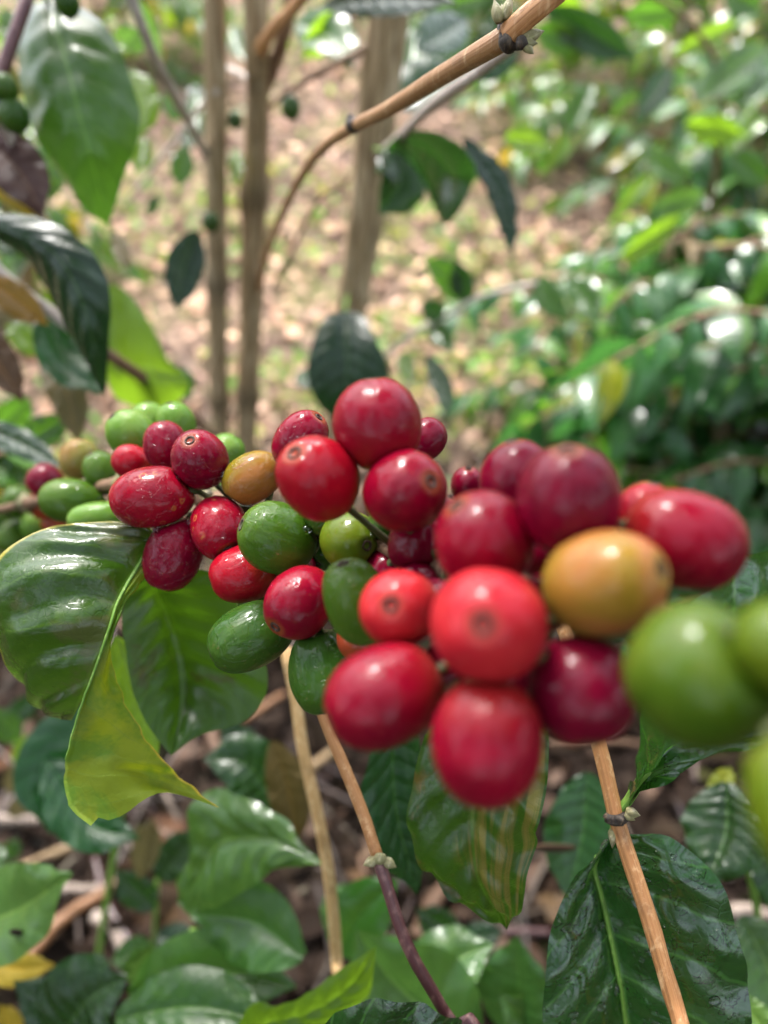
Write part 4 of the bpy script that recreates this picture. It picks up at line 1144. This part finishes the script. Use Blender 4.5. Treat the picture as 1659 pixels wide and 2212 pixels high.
# leaf behind the big green cherry
traced_leaf(rt, [(1352, 1736, 168), (1368, 1690, 160), (1372, 1620, 152), (1385, 1540, 146), (1420, 1440, 140), (1470, 1330, 138), (1540, 1255, 138), (1610, 1205, 140), (1700, 1170, 145), (1800, 1160, 155)],
            [(1352, 1736, 168), (1385, 1708, 162), (1440, 1672, 158), (1520, 1640, 155), (1590, 1618, 155), (1659, 1600, 156), (1740, 1560, 158), (1800, 1480, 158), (1840, 1350, 158), (1800, 1160, 155)], L_WET,
            M=[(1352, 1736, 168), (1400, 1660, 160), (1470, 1590, 156), (1550, 1500, 153), (1620, 1400, 152), (1700, 1300, 152), (1800, 1160, 155)], nv=50, nu=14, quilt=.002, ripple=.004, tint=(1.7, 1.5, 1.0),
            petiole=[(1338, 1752, 168), (1358, 1728, 167), (1400, 1660, 160)], label='green leaf spreading up behind the big green cherry')

g7 = ground_hit(1010, 2800)
st_ = thing('leafy_twig', g7, 'thin dark red twig hanging below the cherries, with a striped leaf', 'twig')
def tnt(t): return (1, 1, 1)
tB = twig(st_, 'twig', [(660, 1420, 190), (696, 1540, 188), (745, 1660, 186), (785, 1760, 184), (815, 1850, 182)], (1.3, 1.4, 1.5, 1.5, 1.5), B_TAN, 36, 12)
twig(st_, 'twig', [(814, 1848, 182), (832, 1900, 182), (856, 1980, 182), (888, 2060, 184), (925, 2125, 186), (975, 2210, 188), (1050, 2330, 195), (1010, 2800, zof(g7))], (1.6, 1.4, 1.4, 1.4, 1.4, 1.5, 1.7, 2.2), B_PLUM, 60, 12)
for at, d, l, r_ in [((812, 1856, 181), (-1, .4, .2), .0034, .0012), ((830, 1858, 181), (1, .5, .2), .0034, .0012), ((820, 1850, 181), (0, .3, 1), .002, .0016)]:
    bud(st_, at, d, l, r_, B_BUD, tB)
traced_leaf(st_, [(1060, 1420, 175), (980, 1500, 176), (915, 1600, 178), (887, 1720, 178), (884, 1790, 178), (910, 1860, 179), (940, 1905, 180), (990, 1945, 182), (1040, 1965, 184), (1062, 1975, 185), (1095, 2005, 186)],
            [(1060, 1420, 175), (1140, 1480, 170), (1178, 1560, 168), (1186, 1640, 168), (1181, 1700, 168), (1172, 1750, 168), (1158, 1790, 169), (1160, 1830, 170), (1140, 1880, 172), (1132, 1930, 175), (1122, 1965, 180), (1095, 2005, 186)], L_STRIPE,
            nv=50, nu=14, quilt=.002, ripple=.006, petiole=[(1010, 1240, 150), (1060, 1420, 175)], label='yellowing striped leaf hanging behind the lowest cherry')
leaf(st_, (850, 1540, 230), (900, 1930, 240), 150, L_BLUE, mid=(-22, 0, 0), roll=25, tint=(1.6, 1.7, 1.4), label='dull grey green leaf left of the striped one')

g8 = ground_hit(742, 2500)
sw = thing('leafy_twig', g8, 'pale straw coloured twig with two green leaves, left of the dark red twig', 'twig')
twig(sw, 'twig', [(618, 1400, 255), (640, 1520, 255), (655, 1620, 255), (682, 1740, 256), (706, 1860, 258), (718, 1960, 262), (726, 2060, 268), (735, 2200, 285), (742, 2500, zof(g8))], (2.0, 2.1, 2.2, 2.2, 2.2, 2.3, 2.4, 2.5, 2.6), B_STRAW, 70, 12, nodes=(.42,), jit=.12, tints=lambda t: (.95, .78, .6) if .3 < t < .42 else (.9, .8, .66))
traced_leaf(sw, [(700, 1868, 262), (672, 1838, 266), (650, 1810, 270), (612, 1768, 274), (570, 1740, 278), (500, 1712, 282), (450, 1708, 286), (412, 1750, 288), (408, 1840, 290), (385, 1945, 292)],
            [(700, 1868, 262), (670, 1868, 264), (630, 1872, 266), (590, 1880, 270), (560, 1905, 274), (520, 1930, 278), (480, 1955, 282), (440, 1968, 286), (410, 1968, 290), (385, 1945, 292)], L_PALE,
            nv=40, quilt=.0018, ripple=.006, petiole=[(710, 1875, 259), (700, 1868, 262)], label='broad green leaf bent at its middle, its stalk on the straw twig')
leaf(sw, (655, 2068, 275), (415, 1975, 300), 165, L_PALE, mid=(8, -30, 0), roll=20, tint=(.75, .9, .9), label='green leaf pointing left below the bent one')
leaf(sw, (600, 1740, 330), (440, 1640, 330), 130, L_DEEP, mid=(10, -40, 0), tint=(1.3, 1.3, 1.2))
leaf(sw, (590, 1600, 320), (640, 1830, 320), 90, L_OLIVE, tint=(.7, .6, .4), mid=(10, 0, 0))

# ------------------------------------------------------------------ low shoots
def shoot(base_px, label, top=None):
    g = ground_hit(*base_px)
    t = thing('coffee_seedling', g, label, 'seedling', 'low leafy shoots near the ground')
    return t, zof(g)
def stalk(t, zb, base_px, line, r=(2.2, 1.8, 1.4)):
    return twig(t, 'stem', [(base_px[0], base_px[1], zb)] + line, r, B_GREEN, 20, 8)

t, z = shoot((180, 2300), 'shoot with a teal leaf half hidden by the folded leaf, lower left'); stalk(t, z, (180, 2300), [(230, 1950, 400), (290, 1600, 350)])
leaf(t, (290, 1540, 345), (110, 1800, 330), 210, L_DEEP, mid=(-60, -10, 0), tint=(1.0, 1.5, 2.2), label='broad teal green leaf')
leaf(t, (100, 1640, 330), (300, 1810, 320), 120, L_DEEP, mid=(-10, 50, 0), tint=(1, 1.6, 1.8)); leaf(t, (330, 1770, 380), (300, 1900, 380), 60, L_OLIVE)
t, z = shoot((-150, 2250), 'pale leaf with a dark hole pointing in from the lower left edge'); stalk(t, z, (-150, 2250), [(-120, 2080, 330), (-90, 2000, 300)])
leaf(t, (-100, 2010, 300), (157, 1888, 270), 190, L_PALE, mid=(0, 22, 0), roll=15, tint=(1.4, 1.3, 1.6), label='pale green leaf with a small dark hole')
hb = MB(); hb.ball(P(35, 2014, 274), .0026, (1, .35, 1), 12, 6, tint=(.3, .25, .2)); hb.build('blemish', L_DEAD, t)
leaf(t, (-60, 2060, 340), (120, 2085, 330), 70, L_YEL, mid=(0, 20, 0), label='yellow leaf under the pale one')
t, z = shoot((150, 2600), 'dark glossy shoot in the bottom left corner'); stalk(t, z, (150, 2600), [(150, 2350, 330), (160, 2220, 300)])
leaf(t, (120, 2260, 300), (275, 2110, 290), 200, L_DEEP, mid=(-10, -20, 0), roll=10); leaf(t, (200, 2260, 310), (30, 2120, 300), 110, L_DEEP, mid=(0, -10, 0)); leaf(t, (40, 2250, 330), (0, 2170, 330), 50, L_YEL)
t, z = shoot((430, 2600), 'broad wrinkled light green shoot at the bottom left of centre'); stalk(t, z, (430, 2600), [(430, 2400, 320), (420, 2260, 290)])
leaf(t, (280, 2150, 300), (640, 2130, 285), 175, L_PALE, mid=(0, -40, 0), roll=-10, quilt=.002, tint=(.9, 1, .9), label='wrinkled light green leaf lying flat'); leaf(t, (290, 2130, 320), (330, 2040, 310), 80, L_PALE)
leaf(t, (250, 2200, 280), (600, 2215, 270), 150, L_MID, mid=(0, -30, 0), roll=10, quilt=.002)
leaf(t, (400, 2090, 340), (520, 2040, 340), 70, L_LIME, tint=(.7, .8, .8))
bq = MB(); bq.tube(catmull(pts([(402, 2112, 300), (412, 2050, 300), (420, 2010, 300)]), 6), [.0022] * 7, 8); bq.build('stem', B_GREEN, t)
t, z = shoot((560, 2700), 'shoot with one upturned bright lime leaf at the bottom centre'); stalk(t, z, (560, 2700), [(540, 2400, 300), (500, 2240, 255)])
traced_leaf(t, [(500, 2240, 245), (545, 2165, 240), (600, 2168, 238), (660, 2145, 236), (730, 2095, 234), (775, 2068, 232), (812, 2045, 232)],
            [(500, 2240, 245), (600, 2250, 245), (660, 2225, 243), (740, 2190, 240), (795, 2150, 236), (806, 2100, 233), (812, 2045, 232)], L_LIME, quilt=.002, label='upturned bright lime leaf with a sharp tip')
t, z = shoot((880, 2800), 'sharp wet dark leaf at the bottom edge, in focus'); stalk(t, z, (880, 2800), [(870, 2500, 220), (850, 2350, 190)])
traced_leaf(t, [(640, 2330, 190), (660, 2250, 184), (720, 2190, 178), (790, 2160, 175), (850, 2152, 174), (920, 2168, 175), (980, 2195, 178), (1060, 2260, 184), (1080, 2330, 190)],
            [(640, 2330, 190), (720, 2420, 190), (800, 2450, 190), (870, 2460, 190), (960, 2440, 190), (1040, 2400, 190), (1070, 2360, 190), (1080, 2330, 190)], L_WET, nv=50, nu=14, quilt=.002, ripple=.003)
t, z = shoot((800, 2650), 'group of soft pale green leaves right of the lime leaf, bottom centre'); stalk(t, z, (800, 2650), [(880, 2420, 320), (900, 2280, 290)])
leaf(t, (1030, 2270, 290), (770, 2010, 270), 250, L_PALE, mid=(-30, 0, 0), roll=10, tint=(.95, 1.05, 1.1), label='largest soft pale leaf')
leaf(t, (880, 2190, 300), (1065, 2040, 300), 150, L_PALE, mid=(0, -30, 0), roll=20, tint=(1.1, 1.1, 1.5), label='pale leaf with white sheen')
leaf(t, (1110, 2250, 300), (1116, 2022, 290), 170, L_PALE, mid=(8, 0, 0), roll=15, tint=(.6, .75, .8), label='darker leaf with an upright pointed tip')
leaf(t, (730, 2060, 330), (860, 1900, 320), 130, L_MID, mid=(-10, -10, 0), tint=(1, 1.2, 1.4)); leaf(t, (1200, 2260, 300), (1080, 2150, 290), 110, L_PALE)
leaf(t, (700, 2000, 360), (790, 1915, 360), 90, L_PALE, tint=(1, 1.1, 1.2))
t, z = shoot((1250, 2300), 'dark shoot with a drooping leaf left of the tan twig'); stalk(t, z, (1250, 2300), [(1230, 2000, 370), (1260, 1700, 310)])
leaf(t, (1270, 1668, 305), (1225, 1945, 300), 165, L_DEEP, mid=(10, 0, 0), roll=10, tint=(1.1, 1.3, 1.3), label='dark green leaf with a brown patch')
bq = MB(); bq.ball(P(1195, 1832, 292), .006, (1.6, .2, .5), 14, 6); bq.build('brown_patch', L_DEAD, t)
leaf(t, (1300, 1900, 360), (1215, 1985, 350), 60, L_MID)
t, z = shoot((1660, 2250), 'dark glossy shoot at the right edge beyond the wet leaf'); stalk(t, z, (1660, 2250), [(1640, 2000, 330), (1580, 1720, 280)])
leaf(t, (1570, 1690, 275), (1525, 1910, 265), 165, L_DEEP, mid=(20, 0, 0), roll=-20, quilt=.002, label='dark quilted leaf')
leaf(t, (1580, 1660, 300), (1530, 1740, 290), 50, L_YEL, tint=(.5, .8, .6))
leaf(t, (1600, 1980, 270), (1700, 2230, 260), 150, L_PALE, mid=(10, -10, 0), roll=15, quilt=.002, tint=(1, 1, 1.3), label='ribbed light green leaf'); leaf(t, (1640, 1800, 290), (1700, 2000, 280), 80, L_DEEP)
leaf(t, (1590, 2150, 250), (1680, 2260, 240), 70, L_PALE, tint=(1.6, 1.4, 1))

t, z = shoot((330, 2120), 'dark leafy shoot in the shade of the bent green leaf'); stalk(t, z, (330, 2120), [(335, 2000, 420), (340, 1900, 400)], (1.6, 1.4, 1.2))
for a in [((340, 1900, 400), (430, 1790, 390), 80, L_DEEP), ((335, 1960, 400), (250, 1880, 390), 70, L_DEEP), ((340, 2020, 400), (440, 2060, 390), 80, L_BLUE), ((330, 2040, 400), (240, 2080, 390), 66, L_MID)]:
    leaf(t, *a, roll=RND.uniform(-20, 20))
t, z = shoot((560, 1760), 'shaded shoot between the straw twig and the big dark leaf'); stalk(t, z, (560, 1760), [(560, 1700, 430), (555, 1620, 410)], (1.6, 1.4, 1.2))
for a in [((555, 1625, 410), (470, 1570, 400), 60, L_DEEP), ((557, 1640, 410), (610, 1700, 400), 60, L_BLUE), ((556, 1680, 420), (480, 1730, 410), 60, L_MID)]:
    leaf(t, *a, roll=RND.uniform(-20, 20))
t, z = shoot((1010, 2150), 'shaded shoot below the striped leaf'); stalk(t, z, (1010, 2150), [(1000, 2080, 420), (985, 2020, 400)], (1.6, 1.4, 1.2))
for a in [((985, 2020, 400), (900, 1960, 390), 70, L_DEEP), ((990, 2040, 400), (1090, 2010, 390), 60, L_BLUE), ((985, 2050, 400), (900, 2110, 390), 70, L_MID)]:
    leaf(t, *a, roll=RND.uniform(-20, 20))

# a second understorey on both sides, further back
t, z = shoot((60, 1620), 'mossy green weed cluster low at the left edge')
for a in [((40, 1600, 480), (-20, 1530, 470), 60, L_MID), ((50, 1640, 470), (20, 1720, 470), 50, L_OLIVE), ((30, 1650, 450), (90, 1580, 450), 50, L_LIME), ((20, 1760, 450), (70, 1720, 450), 40, L_OLIVE),
          ((10, 1860, 440), (40, 1810, 440), 40, L_MID), ((0, 1880, 430), (-30, 1820, 440), 50, L_MID), ((20, 1560, 500), (80, 1500, 500), 50, L_DEEP)]:
    leaf(t, *a)
stalk(t, z, (60, 1620), [(40, 1640, 500), (35, 1600, 480)])

# ------------------------------------------------------------------ fallen sticks and dead leaves on the ground
def stick(a, bq, r, mat, label, mid=None, lift=.018):
    A, B = ground_hit(*a), ground_hit(*bq)
    A.z = hgt(A.x, A.y) + r / 1000 + lift; B.z = hgt(B.x, B.y) + r / 1000 + lift
    M_ = A.lerp(B, .5) + Vector((RND.uniform(-.006, .006), RND.uniform(-.006, .006), 0)); M_.z = hgt(M_.x, M_.y) + r / 1000 + lift
    b = MB(); ln = catmull([A, M_, B], 18); dt = RND.uniform(.35, .6)
    b.tube(ln, [r / 1000 * (1 - .35 * i / 18) * (1.15 if i in (6, 13) else 1) for i in range(19)], 10, jit=.25, tint=(dt, dt * .92, dt * .85))
    o = b.build('fallen_stick', mat, origin=A)
    tag(o, label, 'stick', 'sticks lying on the soil')
    # a broken side spur
    return o
stick((20, 1935), (190, 1850), 4.5, B_STRAW, 'pale straw stick above the pale leaf tip, lower left')
stick((60, 1915), (195, 1830), 3.5, B_GREY, 'greyish stick beside the straw one, lower left')
stick((80, 2100), (240, 1960), 6, B_TAN, 'thick tan stick slanting up from the yellow leaf')
stick((235, 1960), (330, 1900), 5, B_BROWN, 'brown stick continuing the thick tan one')
stick((130, 1945), (250, 1950), 4.5, B_GREY, 'pinkish grey stick lying level, lower left')
stick((220, 2010), (280, 2090), 5, B_GREY, 'short mauve grey stick slanting down right')
stick((0, 1800), (130, 1800), 5, B_GREY, 'grey stick at the left edge under the teal leaf')
stick((330, 1830), (400, 1880), 6, B_BROWN, 'tan stick beneath the folded leaf tip')
stick((530, 1590), (620, 1530), 4.5, B_TAN, 'tan stick slanting below the green cherries')
stick((640, 1720), (770, 1620), 5, B_STRAW, 'straw stick between the two hanging twigs')
stick((470, 1600), (500, 1680), 7, B_BROWN, 'thick brown stick right of the dark leaf')
stick((905, 2060), (960, 1940), 8, B_BROWN, 'thick pinkish stick standing left of the striped leaf tip')
stick((1000, 2045), (1180, 2040), 4, B_PLUM, 'thin reddish stick lying level beneath the striped leaf')
stick((1560, 2000), (1659, 2010), 5, B_GREY, 'pale stick right of the wet leaf')
stick((1180, 1635), (1400, 1640), 4, B_BROWN, 'brown stick lying level behind the tan twig')
stick((850, 2110), (780, 1880), 4, B_BROWN, 'brown stick behind the dark red twig')
stick((440, 2040), (560, 2110), 4, B_BROWN, 'dark brown stick under the left pointing leaf')
stick((300, 2070), (220, 1880), 3.5, B_PLUM, 'plum brown stick crossing the level grey one')

def deadleaf(a, bq, wpx, label, mat=L_DEAD, tint=(1, 1, 1), lift=25):
    ga, gb = ground_hit(*a), ground_hit(*bq)
    t = thing('dead_leaf', ga, label, 'leaf', 'dead leaves on the soil')
    leaf(t, (a[0], a[1], zof(ga) - 8), (bq[0], bq[1], zof(gb) - lift), wpx, mat, mid=(0, 0, -8), roll=20, fold=.4, ripple=.012, tint=tint, name='blade')
    return t
deadleaf((420, 1960), (250, 1870), 130, 'curled dark brown dead leaf in the middle of the lower left litter', tint=(.7, .55, .4))
deadleaf((330, 2030), (430, 1900), 120, 'olive brown dead leaf beside the curled one', tint=(.6, .55, .35))
deadleaf((1000, 1970), (930, 2080), 60, 'light tan dead leaf under the striped leaf', tint=(1.3, 1.1, 1.0))
deadleaf((1180, 1930), (1220, 2010), 60, 'pale cream dead leaf left of the wet leaf', tint=(1.8, 2, 2))
deadleaf((760, 1870), (800, 1930), 40, 'pale curled dead leaf beside the dark red twig', tint=(1.6, 1.6, 1.5))
deadleaf((360, 1760), (370, 1860), 60, 'pinkish dead leaf below the folded leaf', tint=(1.1, .9, .85))
deadleaf((40, 1680), (10, 1620), 60, 'russet dead leaf at the left edge', tint=(1.2, .9, .7))
